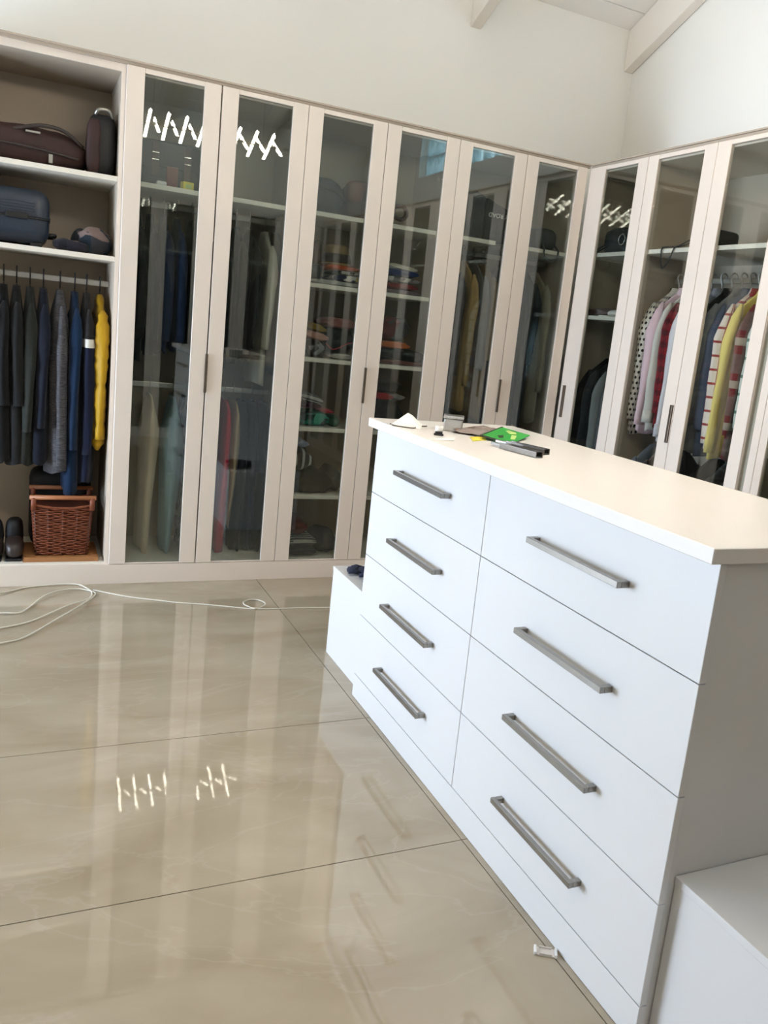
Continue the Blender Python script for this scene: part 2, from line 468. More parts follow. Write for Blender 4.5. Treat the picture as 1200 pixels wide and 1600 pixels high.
# patio door in the left wall
w2 = MB()
y0, y1, z0, z1 = WL
for a, b, c, d in ((y0, y1, z0, z0 + 0.06), (y0, y1, z1 - 0.07, z1)):
    w2.box(XL - 0.13, XL - 0.05, a, b, c, d)
for yy in (y0, y0 + (y1 - y0) / 3 - 0.035, y0 + 2 * (y1 - y0) / 3 - 0.035, y1 - 0.07):
    w2.box(XL - 0.13, XL - 0.05, yy, yy + 0.07, z0 + 0.06, z1 - 0.07)
w2 = struct(w2.build('window_2', 'white'))
for k in range(3):
    a = y0 + 0.07 + k * (y1 - y0 - 0.035) / 3; b = a + (y1 - y0) / 3 - 0.07
    MB().box(XL - 0.094, XL - 0.086, a, b, z0 + 0.06, z1 - 0.07).build('glass_pane', 'pane', w2)

# pitched ceiling with boards and rafters
ceil = MB()
ceil.prism([(YB, ZE + 0.025), (YRIDGE, ZRIDGE + 0.025), (YRIDGE, ZRIDGE + 0.16), (YB + 0.15, ZE + 0.09)], 0, XL - 0.2, XR + 0.2)
ceil.prism([(YR, ZE + 0.025), (YR - 0.15, ZE + 0.09), (YRIDGE, ZRIDGE + 0.16), (YRIDGE, ZRIDGE + 0.025)], 0, XL - 0.2, XR + 0.2)
ceil = struct(ceil.build('ceiling', 'ceil'))
ang = math.atan(SL); slen = (YB - YRIDGE) / math.cos(ang)
nbd = 22; bwid = slen / nbd
bsrc = None
for sgn in (1, -1):
    for k in range(nbd):
        s0 = (k + 0.5) * bwid
        y = (YB - s0 * math.cos(ang)) if sgn > 0 else (YR + s0 * math.cos(ang))
        z = ZE + s0 * math.sin(ang)
        if bsrc is None:
            bsrc = MB().box(XL, XR, -bwid / 2 + 0.002, bwid / 2 - 0.002, 0.002, 0.018).build('ceiling_board', 'ceil', ceil, bevel=0.003, seg=1); o = bsrc
        else:
            o = share(bsrc, 'ceiling_board', ceil)
            bv = o.modifiers.new('bevel', 'BEVEL'); bv.width = 0.003; bv.segments = 1
        o.location = (0, y, z); o.rotation_euler = (-ang if sgn > 0 else ang, 0, 0)
for x in (0.525, -0.605, -1.735, -2.865, -3.995, -5.125):
    m = MB()
    h = 0.246
    m.prism([(YB, ZE), (YB, ZE - h), (YRIDGE, ZRIDGE - h), (YR, ZE - h), (YR, ZE), (YRIDGE, ZRIDGE)], 0, x, x + 0.07)
    m.build('rafter', 'beam', ceil, bevel=0.006)

# ------------------------------------------------------------------ wardrobe units
ZP, ZT, ZG = 0.099, 2.432, 2.408
DEP = 0.535
STW = 0.077
def door(unit, x0, x1, left=STW, right=STW, handle=None, pane='glass'):
    m = MB()
    m.box(x0, x0 + left, 0, 0.021, ZP + 0.002, ZT - 0.002)
    m.box(x1 - right, x1, 0, 0.021, ZP + 0.002, ZT - 0.002)
    m.box(x0 + left, x1 - right, 0.001, 0.020, ZG, ZT - 0.002)
    m.box(x0 + left, x1 - right, 0.001, 0.020, ZP + 0.002, ZP + 0.008)
    d = m.build('door', 'cream', unit, bevel=0.0015, seg=1)
    MB().box(x0 + left + 0.001, x1 - right - 0.001, 0.008, 0.012, ZP + 0.0085, ZG - 0.0005).build('glass_pane', pane, d)
    if handle is not None:
        hx, hw = handle
        MB().box(hx - hw / 2, hx + hw / 2, -0.010, 0.0, 0.99, 1.182).build('handle', 'bronze', d, bevel=0.002)
    return d
def unit(name, label, loc, rz, w, shelves=(), rails=(), doors=(), sl=True, sr=True, cat='wardrobe', partial=()):
    u = thing(name, label, cat, loc, rz)
    t = 0.018
    if sl:
        sp = MB().box(0, t, 0.032, DEP, ZP, ZT - 0.032).build('side_panel', 'carcass', u); MB().box(0, t, 0.022, 0.0318, ZP, ZT - 0.032).build('edge_band', 'cream', sp)
    if sr:
        sp = MB().box(w - t, w, 0.032, DEP, ZP, ZT - 0.032).build('side_panel', 'carcass', u); MB().box(w - t, w, 0.022, 0.0318, ZP, ZT - 0.032).build('edge_band', 'cream', sp)
    MB().box(t, w - t, DEP - 0.01, DEP, ZP, ZT - 0.032).build('back_panel', 'carcass', u)
    MB().box(0, w, 0.032, DEP, ZT - 0.032, ZT).build('top_panel', 'carcass', u)
    MB().box(0, w, 0.022, 0.0318, ZT - 0.032, ZT).build('top_edge', 'cream', u)
    MB().box(t, w - t, 0.024, DEP - 0.011, ZP - 0.014, ZP + 0.006).build('base_panel', 'shelf', u)
    for z in shelves:
        a, b = (t, w - t)
        if isinstance(z, tuple): z, a, b = z
        MB().box(a + 0.0005, b - 0.0005, 0.027, DEP - 0.011, z - 0.022, z).build('shelf', 'shelf', u, bevel=0.001, seg=1)
    for z in rails:
        a, b = (t, w - t)
        if isinstance(z, tuple): z, a, b = z
        MB().box(a + 0.0005, b - 0.0005, 0.283, 0.297, z - 0.014, z + 0.014).build('hanging_rail', 'rail', u, bevel=0.004)
    for d in doors: door(u, *d)
    return u
bx = [-2.544, -2.121, -1.697, -1.274, -0.852, -0.428, 0.0]
# back run
unit('open_wardrobe', 'open wardrobe bay without doors at the left, suitcase and bags on its shelves', (-3.46, 0, 0), 0, 0.914,
     shelves=(1.950, 1.592), rails=(1.465,))
unit('glass_wardrobe', 'two-door glass wardrobe beside the open bay, red trousers hanging low inside', (-2.545, 0, 0), 0, 0.847,
     shelves=(1.946,), rails=(1.880, 0.985),
     doors=((0.001, 0.421, STW, STW, (0.4225, 0.013)), (0.4275, 0.8465, STW, STW)))
unit('shelved_glass_wardrobe', 'glass wardrobe with folded clothes stacked on five inner shelves', (-1.697, 0, 0), 0, 0.844,
     shelves=(1.948, 1.592, 1.208, 0.838, 0.465),
     doors=((0.001, 0.4215, STW, STW, (0.4225, 0.013)), (0.4245, 0.8435, STW, STW)))
unit('corner_glass_wardrobe', 'back glass wardrobe next to the corner with a long tan coat inside', (-0.852, 0, 0), 0, 0.834,
     shelves=((1.948, 0.018, 0.30), (1.948, 0.43, 0.816)), rails=(1.887,),
     doors=((0.001, 0.4215, STW, STW, (0.4235, 0.013)), (0.4255, 0.8335, STW, 0.066)))
# right run: local x runs towards -Y
RZ = -PI / 2
unit('narrow_glass_wardrobe', 'single-door glass wardrobe just right of the corner, handbag on its top shelf', (0, -0.0, 0), RZ, 0.509,
     shelves=(1.956, 1.603), rails=(1.42,),
     doors=((0.002, 0.508, 0.143, 0.080, (0.048, 0.020)),))
unit('shirt_wardrobe', 'two-door glass wardrobe on the right, full of hanging shirts', (0, -0.511, 0), RZ, 0.979,
     shelves=(1.958,), rails=(1.825, 0.98),
     doors=((0.001, 0.4945, 0.080, 0.083, (0.482, 0.018), 'glass_clear'), (0.4975, 0.9745, 0.088, 0.073, None, 'glass_clear')))
unit('shelf_wardrobe', 'wardrobe at the right edge of the picture with closely spaced inner shelves', (0, -1.491, 0), RZ, 0.569,
     shelves=(1.958, 1.543, 1.295, 1.046, 0.80, 0.465),
     doors=((0.001, 0.081, 0.002, 0.042), (0.083, 0.568, 0.043, 0.077)))
y = -2.061
for k in range(3):
    unit('glass_wardrobe', ('two-door glass wardrobe on the right behind the island, nearest the shelves',
                            'two-door glass wardrobe on the right, second behind the island',
                            'two-door glass wardrobe on the right, nearest the rear corner')[k], (0, y, 0), RZ, 0.929,
         shelves=(1.95, 1.208), rails=(1.88,), doors=((0.001, 0.463), (0.466, 0.928)))
    y -= 0.930
# rear run, seen only mirrored in the doors, last two units added to cut fill light: local x runs towards -X
xr0 = -0.04
RL = ('nearest the right run', 'second from the right run', 'in the middle of the run', 'added fourth from the right run', 'added at the far end of the run')
for k in range(5):
    unit('glass_wardrobe', 'two-door glass wardrobe on the rear wall, ' + RL[k], (xr0, -4.86, 0), PI, 0.847,
         shelves=(1.946,), rails=(1.88,), doors=((0.001, 0.4220), (0.425, 0.8460)))
    xr0 -= 0.848
# plinths and cornices
struct(MB().box(-3.46, 0, 0.0, 0.02, 0.0, ZP - 0.015).box(-3.46, 0, -0.0, 0.024, ZP - 0.015, ZP).build('baseboard_back', 'cream'))
struct(MB().box(0.0, 0.024, -4.85, -0.025, 0.0, ZP).build('baseboard_right', 'cream'))
struct(MB().box(-4.28, -0.04, -4.884, -4.86, 0.0, ZP).build('baseboard_rear', 'cream'))
struct(MB().box(-3.46, 0.0, 0.006, DEP, ZT, 2.444).box(-3.46, 0.0, -0.004, DEP, 2.444, 2.452).build('trim_1', 'cornice'))
struct(MB().box(0.006, DEP, -4.85, 0.0, ZT, 2.444).box(-0.004, DEP, -4.85, -0.005, 2.444, 2.452).build('trim_2', 'cornice'))

# ------------------------------------------------------------------ island with drawers and end benches
isl = thing('drawer_island', 'white island chest with eight drawers and long steel bar handles', 'chest of drawers', (-1.50, -2.302, 0))
def L(x): return x + 1.50
def LY(y): return y + 2.302
MB().box(L(-1.752), L(-1.235), LY(-3.148), LY(-1.456), 0.0, 1.0505).build('carcass', 'white', isl, bevel=0.001, seg=1)
MB().box(L(-1.807), L(-1.199), LY(-3.1635), LY(-1.4407), 1.0508, 1.0816).build('top_slab', 'whitetop', isl, bevel=0.0015, seg=1)
MB().box(L(-1.772), L(-1.7525), LY(-3.152), LY(-1.452), 0.001, 0.0905).build('plinth', 'white', isl, bevel=0.001, seg=1)
hsrc = None
zr = [0.0923, 0.3313, 0.5702, 0.8085, 1.0490]
for r in range(4):
    for c, (ya, yb, ha, hb) in enumerate(((-3.152, -2.2895, -2.916, -2.553), (-2.2865, -1.452, -2.070, -1.701))):
        d = MB().box(L(-1.772), L(-1.7545), LY(ya), LY(yb), zr[r] + 0.0012, zr[r + 1] - 0.0012).build('drawer', 'white', isl, bevel=0.001, seg=1)
        zc = (zr[r] + zr[r + 1]) / 2 + 0.002
        m = MB()
        a, b = LY(ha), LY(hb)
        m.box(L(-1.806), L(-1.794), a, b, zc - 0.0075, zc + 0.0075)
        m.box(L(-1.794), L(-1.772), a, a + 0.014, zc - 0.0075, zc + 0.0075)
        m.box(L(-1.794), L(-1.772), b - 0.014, b, zc - 0.0075, zc + 0.0075)
        m.build('bar_handle', 'steel', d, bevel=0.001, seg=1)
def bench(label, ya, yb):
    b = thing('bench', label, 'bench', (-1.50, (ya + yb) / 2, 0))
    h = (yb - ya) / 2
    MB().box(-0.235, 0.235, -h, h, 0.0, 0.372).build('bench_box', 'white', b, bevel=0.001, seg=1)
    MB().box(-0.237, 0.237, -h, h, 0.3725, 0.390).build('seat_board', 'white', b, bevel=0.001, seg=1)
    return b
bench('low white box bench at the far end of the island with dark gloves on it', -1.4545, -1.025)
bench('low white box bench at the near end of the island in the bottom right', -3.60, -3.1495)

# ------------------------------------------------------------------ stick chandelier
CH = (-1.735, -2.385, 2.652)
ch = thing('stick_chandelier', 'long ceiling lamp of crossed glowing light sticks, mirrored in the wardrobe glass', 'chandelier', CH)
MB().box(-0.62, 0.62, -0.009, 0.009, -0.007, 0.007).build('crossbar', 'alu', ch)
for sx in (-0.4, 0.4):
    MB().tube([(sx, 0, 0.007), (sx, -0.02, 4.66 - CH[2])], 0.0018, 6).build('suspension_wire', 'black_metal', ch)
MB().box(-0.5, 0.5, -0.055, 0.015, 4.66 - CH[2], 4.70 - CH[2]).build('ceiling_canopy', 'alu', ch)
tilt = math.atan2(0.067, 0.14)
def stick(x, sgn):
    # body above, diffuser below; dir d in YZ, n = downward normal
    d = Vector((0, sgn * math.cos(tilt), math.sin(tilt)))
    n = Vector((0, sgn * math.sin(tilt), -math.cos(tilt)))
    ex = Vector((1, 0, 0))
    def bar(parts, name, mat, par):
        m = MB()
        for (a, b, w, h0, h1) in parts:
            s = len(m.v)
            for t in (a, b):
                for (p, q) in ((-w, h0), (w, h0), (w, h1), (-w, h1)):
                    m.v.append(tuple(Vector((x, 0, 0)) + d * t + ex * p + n * q))
            m.f += [tuple(s + i for i in q) for q in ((0, 1, 2, 3), (7, 6, 5, 4), (0, 4, 5, 1), (1, 5, 6, 2), (2, 6, 7, 3), (3, 7, 4, 0))]
        return m.build(name, mat, par)
    b = bar([(-0.157, 0.157, 0.0095, 0.0, 0.006)], 'light_stick', 'alu', ch)
    bar([(-0.155, -0.012, 0.0028, -0.0045, -0.0002), (0.012, 0.155, 0.0028, -0.0045, -0.0002)], 'upper_diffuser', 'led_up', b)
    bar([(-0.155, -0.012, 0.0105, 0.0062, 0.0105), (0.012, 0.155, 0.0105, 0.0062, 0.0105)], 'diffuser', 'led', b)
for k in range(-1, 9):
    xa = -2.171 + 0.1263 * k - CH[0]
    if k < 8: stick(xa, 1)
    if k > -1: stick(xa - 0.0632, -1)

# ------------------------------------------------------------------ soft goods builders
def sgn(v): return -1.0 if v < 0 else 1.0
def spow(v, e): return sgn(v) * abs(v) ** e
def lerp(a, b, t): return a + (b - a) * max(0.0, min(1.0, t))
HANG = {}
def hanger(rail, rz, style, label, group, drop=0.055, arm=0.13):
    key = (style, drop, arm)
    if key not in HANG:
        m = MB()
        rad = {'white': 0.0042, 'dark': 0.0032, 'wire': 0.0022}[style]
        hook = [(0, 0.021 * math.cos(a), 0.004 + 0.021 * math.sin(a)) for a in [R(-40 + 20 * k) for k in range(12)]]
        m.tube(hook + [(0, -0.006, -0.03), (0, 0, -drop)], rad, 6)
        m.tube([(0, -arm, -drop - 0.115), (0, -arm * 0.5, -drop - 0.055), (0, 0, -drop - 0.006), (0, arm * 0.5, -drop - 0.055), (0, arm, -drop - 0.115)], rad * 1.4, 6)
        o = m.build('clothes_hanger', {'white': 'hanger_white', 'dark': 'hanger_dark', 'wire': 'hanger_wire'}[style], None, True)
        HANG[key] = o
    else:
        o = bpy.data.objects.new('clothes_hanger', HANG[key].data); COL.objects.link(o)
    o.location = (rail[0], rail[1], rail[2] + 0.013); o.rotation_euler = (0, 0, rz)
    return tag(o, label, 'hanger', group)

def garment(name, label, cat, mat, rail, rz, hem, hw=0.195, th=0.026, sleeve=0.5, group=None, puff=0.0, kind='top', sway=0.01,
            collar=None, cuff=None, seed=0, front=0.0, hang=('dark', 'x'), body_shift=0.0, prof=None):
    rnd = random.Random(seed * 17 + 3)
    ph = rnd.random() * 6.28; ph2 = rnd.random() * 6.28
    zn = 0.052
    Lb = rail[2] - zn - hem
    NR = 26
    K = 40 if puff else 18
    m = MB(); rs = []; uvs = []
    for k in range(K + 1):
        t = k / K; t = t ** 1.25 if not puff else t
        d = t * Lb
        if kind == 'top':
            w = lerp(0.045, 0.06, d / 0.015) if d < 0.015 else (lerp(0.06, hw * 0.93, ((d - 0.015) / 0.105) ** 0.85) if d < 0.12 else lerp(hw * 0.93, hw, (d - 0.12) / 0.1))
            h = lerp(0.016, th * 0.62, d / 0.1) if d < 0.1 else lerp(th * 0.62, th, (d - 0.1) / 0.25)
        else:
            w = lerp(hw * 0.55, hw, d / 0.06) if d < 0.06 else lerp(hw, hw * 0.72, (d - 0.06) / (Lb + 1e-6))
            h = lerp(0.012, th, d / 0.15) if d < 0.15 else lerp(th, th * 0.75, (d - 0.15) / Lb)
        if prof:
            for (ta, a_), (tb_, b_) in zip(prof[:-1], prof[1:]):
                if ta <= t <= tb_: h *= lerp(a_, b_, (t - ta) / (tb_ - ta))
        if puff:
            q = abs(math.sin(PI * d / 0.062)) ** 0.6
            h *= 0.62 + puff * q; w *= 0.93 + 0.09 * q
        fa = min(1.0, d / 0.25) * (0.10 if puff else 0.34 if kind == 'top' else 0.42)
        ring = []; uv = []
        for i in range(NR + 1):
            th_ = 2 * PI * i / NR
            cx, sy = math.cos(th_), math.sin(th_)
            f = 1 + fa * math.sin((5 if kind == 'top' else 3) * th_ + ph + 2.8 * t) * 0.6 + fa * 0.5 * math.sin(9 * th_ + ph2 - 1.5 * t)
            x = h * spow(cx, 0.75) * f + sway * math.sin(2.6 * t + ph) * t + body_shift * t
            y = w * spow(sy, 0.85)
            z = -zn - d + (0.012 * math.sin(3 * th_ + ph) if k == K else 0.0)
            ring.append((x, y, z)); uv.append((i / NR * 4 * hw, -d))
        rs.append(ring); uvs.append(uv)
    m.rings(rs, True, uvs)
    o = m.build(name, mat, None, True)
    o.location = rail; o.rotation_euler = (0, 0, rz)
    tag(o, label, cat, group)
    if sleeve:
        for s in (-1, 1):
            rs = []; uvs = []
            KS = 26 if puff else 12
            for k in range(KS + 1):
                t = k / KS
                d = 0.075 + t * (sleeve - 0.02)
                yc = s * (lerp(hw * 0.80, hw * 0.98, t / 0.25) + (front if s < 0 else 0) * t)
                r = lerp(0.022, 0.041, t / 0.2) if t < 0.2 else lerp(0.041, 0.029, (t - 0.2) / 0.8)
                if puff: r *= 0.9 + 0.38 * abs(math.sin(PI * d / 0.062)) ** 0.6
                if k == 0: r *= 0.4
                ring = []; uv = []
                for i in range(15):
                    a = 2 * PI * i / 14
                    f = 1 + 0.13 * math.sin(3 * a + ph + 4 * t) + 0.06 * math.sin(7 * t * 3 + ph2)
                    ring.append((0.68 * r * math.cos(a) * f + sway * math.sin(2.6 * t + ph) * t - 0.006 * s, yc + r * math.sin(a) * f, -zn - d))
                    uv.append((i / 14 * 0.22 + 0.4, -d))
                rs.append(ring); uvs.append(uv)
            mm = MB(); mm.rings(rs, True, uvs)
            sl = mm.build('sleeve', mat, o, True)
            if cuff:
                b = rs[-1]; c = Vector((0, 0, 0))
                for p in b: c += Vector(p)
                c /= len(b)
                cr = [[tuple(c + (Vector(p) - c) * 1.12 + Vector((0, 0, dz))) for p in b[:-1]] for dz in (0.045, -0.02)]
                MB().rings(cr).build('cuff', cuff, sl, True)
    if collar:
        cr = []
        for z, k in ((-zn + 0.012, 1.0), (-zn - 0.004, 1.08), (-zn - 0.03, 1.35)):
            cr.append([(0.022 * k * math.cos(a), 0.055 * k * math.sin(a), z) for a in [2 * PI * i / 14 for i in range(14)]])
        cm = MB(); cm.rings(cr, True, [[(0.045 + 0.002 * i, 0.043 + 0.004 * k) for i in range(14)] for k in range(3)]); cm.build('collar', collar, o, True)
    hanger(rail, rz, hang[0], ('hanger of the ' if len(label.split()) < 14 else 'hanger of ') + label, hang[2] if len(hang) > 2 else None)
    return o

def folded(name, label, mat, x0, x1, y0, z0, h, depth=0.26, layers=2, group=None, seed=0, rz=0.0, amp=0.006, cat='folded clothes', origin=None, tilt=0.0):
    """folded cloth lying flat; rounded fold towards the front"""
    rnd = random.Random(seed + 5); off = Vector((rnd.random() * 9, rnd.random() * 9, rnd.random() * 9))
    NX, NR = 12, 22
    rs = []; uvs = []
    w = x1 - x0
    for k in range(NX + 1):
        t = k / NX
        e = min(t, 1 - t) * w
        sh = min(1.0, 0.35 + e / 0.03 * 0.65)
        ring = []; uv = []
        for i in range(NR):
            a = 2 * PI * i / NR
            cy, cz = spow(math.cos(a), 0.45), spow(math.sin(a), 0.6)
            notch = (abs(math.sin(layers * PI * (cz * 0.5 + 0.5))) ** 0.5 * 0.018 - 0.018) if layers > 1 else 0
            y = depth / 2 - (depth / 2 + notch) * cy * (0.94 + 0.06 * sh)
            z = h / 2 + h / 2 * cz * sh
            nv = noise.noise_vector(Vector((t * w * 9, y * 9, z * 20)) + off)
            zz = max(0.0, z + (amp * nv.z if z > 0.3 * h else 0)) + tilt * t * w
            ring.append((t * w - w / 2 + amp * nv.x, y + amp * nv.y * 1.5, zz)); uv.append((t * w, (y + z)))
        rs.append(ring); uvs.append(uv)
    m = MB(); m.rings(rs, True, uvs)
    o = m.build(name, mat, None, True)
    o.location = ((x0 + x1) / 2, y0, z0) if origin is None else origin
    o.rotation_euler = (0, 0, rz)
    return tag(o, label, cat, group)

def blob(name, mat, size, e1=0.6, e2=0.6, amp=0.01, freq=9.0, seed=0, parent=None, sag=0.0, nu=26, nv=16):
    rnd = random.Random(seed + 11); off = Vector((rnd.random() * 9, rnd.random() * 9, rnd.random() * 9))
    m = MB(); rs = []
    sx, sy, sz = [s / 2 for s in size]
    for j in range(nv + 1):
        et = -PI / 2 + PI * j / nv
        ring = []
        for i in range(nu):
            w = 2 * PI * i / nu
            c = max(0.02, abs(math.cos(et))) ** e1
            x = sx * c * spow(math.cos(w), e2); y = sy * c * spow(math.sin(w), e2); z = sz * spow(math.sin(et), e1)
            n = noise.noise_vector(Vector((x, y, z)) * freq + off) + 0.5 * noise.noise_vector(Vector((x, y, z)) * freq * 2.3 + off)
            p = Vector((x, y, z)) + n * amp
            p.z -= sag * (x / sx) ** 2 * (1 if z > 0 else 0)
            p.z = max(p.z, -sz * 0.93)
            ring.append((p.x, p.y, p.z + sz * 0.93))
        rs.append(ring)
    m.rings(rs)
    return m.build(name, mat, parent, True)

# ------------------------------------------------------------------ open bay (back run, far left)
g0 = 'dark garments on the rail of the open bay'
C0 = ('dark', 'thin dark hanger hooked on the rail of the open bay', 'hangers in the open bay')
def c(name, *a, **k):
    MAT[name] = cloth(name, *a, **k); return name
W0Z = 1.465
rows0 = [
    ('hanging_jacket', 'black jacket at the left picture edge on the open bay rail', 'jacket', c('w0_black_a', (15, 15, 16)), -3.085, 0.57, dict(seed=1, th=0.042)),
    ('hanging_jacket', 'black jacket second from the picture edge in the open bay', 'jacket', c('w0_black_b', (20, 20, 21)), -3.033, 0.59, dict(seed=2, th=0.042)),
    ('hanging_jacket', 'charcoal jacket between black jackets and the olive one in the open bay', 'jacket', c('w0_char', (27, 27, 27)), -2.978, 0.575, dict(seed=3, th=0.042)),
    ('hanging_jacket', 'dark olive grey jacket on the open bay rail', 'jacket', c('w0_olive', (38, 40, 35)), -2.920, 0.58, dict(seed=4, th=0.042, sleeve=0.62)),
    ('hanging_jumper', 'dark navy blue jumper left of the grey marl cardigan', 'jumper', c('w0_navy', (20, 24, 37)), -2.862, 0.585, dict(seed=5, th=0.042, sleeve=0.6)),
    ('hanging_cardigan', 'grey marl knitted cardigan with streaky texture in the open bay', 'cardigan', c('w0_marl', (58, 57, 62), 'heather', (92, 90, 92)), -2.788, 0.54, dict(seed=6, th=0.056, sleeve=0.78)),
    ('hanging_shirt', 'long dark blue shirt right of the grey marl cardigan', 'shirt', c('w0_blue', (13, 36, 62)), -2.722, 0.43, dict(seed=7, th=0.034, sleeve=0.7)),
    ('hanging_jacket', 'navy jacket with charcoal yoke and white chest band', 'jacket', c('w0_block', (19, 24, 46), 'block', (34, 32, 32), (214, 212, 204)), -2.668, 0.49, dict(seed=8, th=0.036, sleeve=0.72)),
    ('puffer_jacket', 'yellow quilted puffer jacket at the right end of the open bay rail', 'jacket', c('w0_yellow', (176, 136, 20), var=0.10, rough=0.5), -2.607, 0.67, dict(seed=9, th=0.036, sleeve=0.64, puff=0.62, hw=0.2, sway=0.002)),
]
for nm, lb, ct, mt, x, hem, kw in rows0:
    garment(nm, lb, ct, mt, (x, 0.29, W0Z), 0, hem, hang=C0, **kw)
# maroon duffel on the top shelf
d = thing('duffel_bag', 'maroon canvas duffel bag lying on the top shelf of the open bay', 'bag', (-3.01, 0.23, 1.951))
blob('bag_body', 'maroon', (0.66, 0.30, 0.175), 0.55, 0.5, 0.012, 8, 1, d, sag=0.03)
MB().tube(spline([(0.0, -0.13, 0.13), (0.12, -0.15, 0.165), (0.22, -0.13, 0.16), (0.30, -0.10, 0.11)], 6), 0.009, 8).build('carry_strap', 'leather_dark', d, True)
MB().tube(spline([(-0.3, -0.14, 0.06), (-0.1, -0.156, 0.07), (0.1, -0.156, 0.065), (0.28, -0.14, 0.05)], 6), 0.005, 6).build('zip_piping', 'leather_dark', d, True)
MB().box(0.155, 0.172, -0.165, -0.158, 0.012, 0.05).build('luggage_tag', 'hanger_wire', d, bevel=0.002)
MB().box(0.06, 0.12, -0.158, -0.150, 0.128, 0.137).build('ring_buckle', 'hanger_wire', d, bevel=0.002)
d = thing('backpack', 'black and brown backpack standing upright right of the maroon duffel', 'bag', (-2.628, 0.22, 1.951))
blob('bag_body', 'nylon_black', (0.128, 0.26, 0.29), 0.5, 0.6, 0.008, 9, 2, d)
blob('front_pocket', 'maroon', (0.06, 0.08, 0.24), 0.5, 0.6, 0.005, 12, 3, d).location = (-0.04, -0.11, 0.01)
MB().tube(spline([(-0.035, -0.10, 0.265), (-0.02, -0.115, 0.285), (0.02, -0.11, 0.288), (0.04, -0.09, 0.26)], 5), 0.008, 8).build('top_handle', 'hanger_wire', d, True)
# suitcase
s = thing('suitcase', 'dark blue hard-shell suitcase lying on the second shelf of the open bay', 'suitcase', (-3.145, 0.26, 1.593))
MB().box(-0.30, 0.30, -0.185, 0.185, 0.010, 0.250).build('shell', 'suit', s, True, bevel=0.058, seg=6)
def rrect(a, b, r, n=6):
    P = []
    for cx, cy, st in ((a - r, b - r, 0), (-a + r, b - r, 90), (-a + r, -b + r, 180), (a - r, -b + r, 270)):
        for k in range(n + 1):
            P.append((cx + r * math.cos(R(st + 90 * k / n)), cy + r * math.sin(R(st + 90 * k / n))))
    return P
for k in range(4):
    MB().box(-0.22, 0.24, -0.1875, -0.18, 0.150 + k * 0.012, 0.154 + k * 0.012).build('shell_rib', 'suit', s, bevel=0.0015)
MB().prism(rrect(0.303, 0.188, 0.056), 2, 0.118, 0.129).build('zip_seam', 'dark', s, True)
MB().prism(rrect(0.305, 0.190, 0.056), 2, 0.1295, 0.134).build('rim_band', 'suit', s)
MB().box(0.12, 0.21, -0.198, -0.186, 0.114, 0.140).build('side_latch', 'dark', s, bevel=0.004)
MB().tube([(0.29, -0.10, 0.06), (0.325, -0.10, 0.062), (0.325, 0.06, 0.062), (0.29, 0.06, 0.06)], 0.010, 8).build('carry_handle', 'dark', s, True)
for yy in (-0.14, 0.14):
    for xx in (-0.245, 0.245):
        MB().box(xx - 0.025, xx + 0.025, yy - 0.02, yy + 0.02, 0.0, 0.02).build('foot_bumper', 'dark', s, bevel=0.006)
o = blob('crumpled_clothes', cloth('w0_crumple', (58, 60, 66), 'patch', (128, 112, 108), (40, 52, 62), s=14), (0.18, 0.20, 0.125), 0.9, 0.8, 0.030, 11, 4)
o.location = (-2.652, 0.19, 1.593); tag(o, 'crumpled grey and beige clothes heaped on the second shelf of the open bay', 'clothes')
o = blob('folded_scarf', cloth('w0_scarf', (42, 40, 50), 'patch', (126, 110, 108), (30, 30, 36), s=10), (0.155, 0.14, 0.055), 0.7, 0.6, 0.008, 12, 5)
o.location = (-2.752, 0.13, 1.593); tag(o, 'small dark scarf with a beige end beside the suitcase', 'scarf')
# basket on a board
b = thing('wooden_board', 'thin wooden board under the wicker basket', 'board', (-2.758, 0.19, ZP + 0.006))
MB().box(-0.168, 0.168, -0.145, 0.145, 0, 0.022).build('board_top', 'wood', b, bevel=0.002)
MB().box(-0.172, -0.168, -0.145, 0.145, 0, 0.020).build('end_batten', 'wood', b)
bk = thing('wicker_basket', 'brown wicker basket with wooden handle bars at the bottom of the open bay', 'basket', (-2.757, 0.185, ZP + 0.0285))
BW, BD, BH = 0.138, 0.118, 0.285
def bpath(z, inset=0.0, n=64, ph=0, amp=0.0):
    k = 0.86 + 0.14 * z / BH
    w, dd = (BW - inset) * k, (BD - inset) * k
    pts = []
    for i in range(n):
        t = 4 * i / n; s_ = int(t); f = t - s_
        x, y = [(-1 + 2 * f, -1), (1, -1 + 2 * f), (1 - 2 * f, 1), (-1, 1 - 2 * f)][s_]
        rr = 1 - 0.06 * (abs(x * y)) ** 3
        nx, ny = [(0, -1), (1, 0), (0, 1), (-1, 0)][s_]
        a = amp * (1 if (i // 2 + ph) % 2 else -1)
        pts.append((x * w * rr + nx * a, y * dd * rr + ny * a, z))
    return pts
weave = MB()
for r in range(27):
    z = 0.008 + r * 0.0088
    P = bpath(z, 0, 64, r % 2, 0.0042)
    P = [(p[0], p[1], p[2] + 0.0025 * math.sin(i * 0.9 + r)) for i, p in enumerate(P)]
    weave.tube(P + P[:1], 0.0043, 5, cap=False)
w_ = weave.build('wicker_weave', 'wicker', bk, True); w_['kind'] = 'stuff'
lin_ = MB(); lin_.rings([bpath(0.004, 0.008, 32), bpath(BH - 0.05, 0.008, 32)]); lin_.build('inner_lining', 'wicker_dark', bk)
st = MB()
for i in range(0, 64, 4):
    a_ = bpath(0.0, -0.001, 64)[i]; b_ = bpath(BH - 0.045, -0.001, 64)[i]
    st.tube([a_, b_], 0.0045, 6)
st.build('upright_stakes', 'wicker_dark', bk, True)['kind'] = 'stuff'
rim = MB()
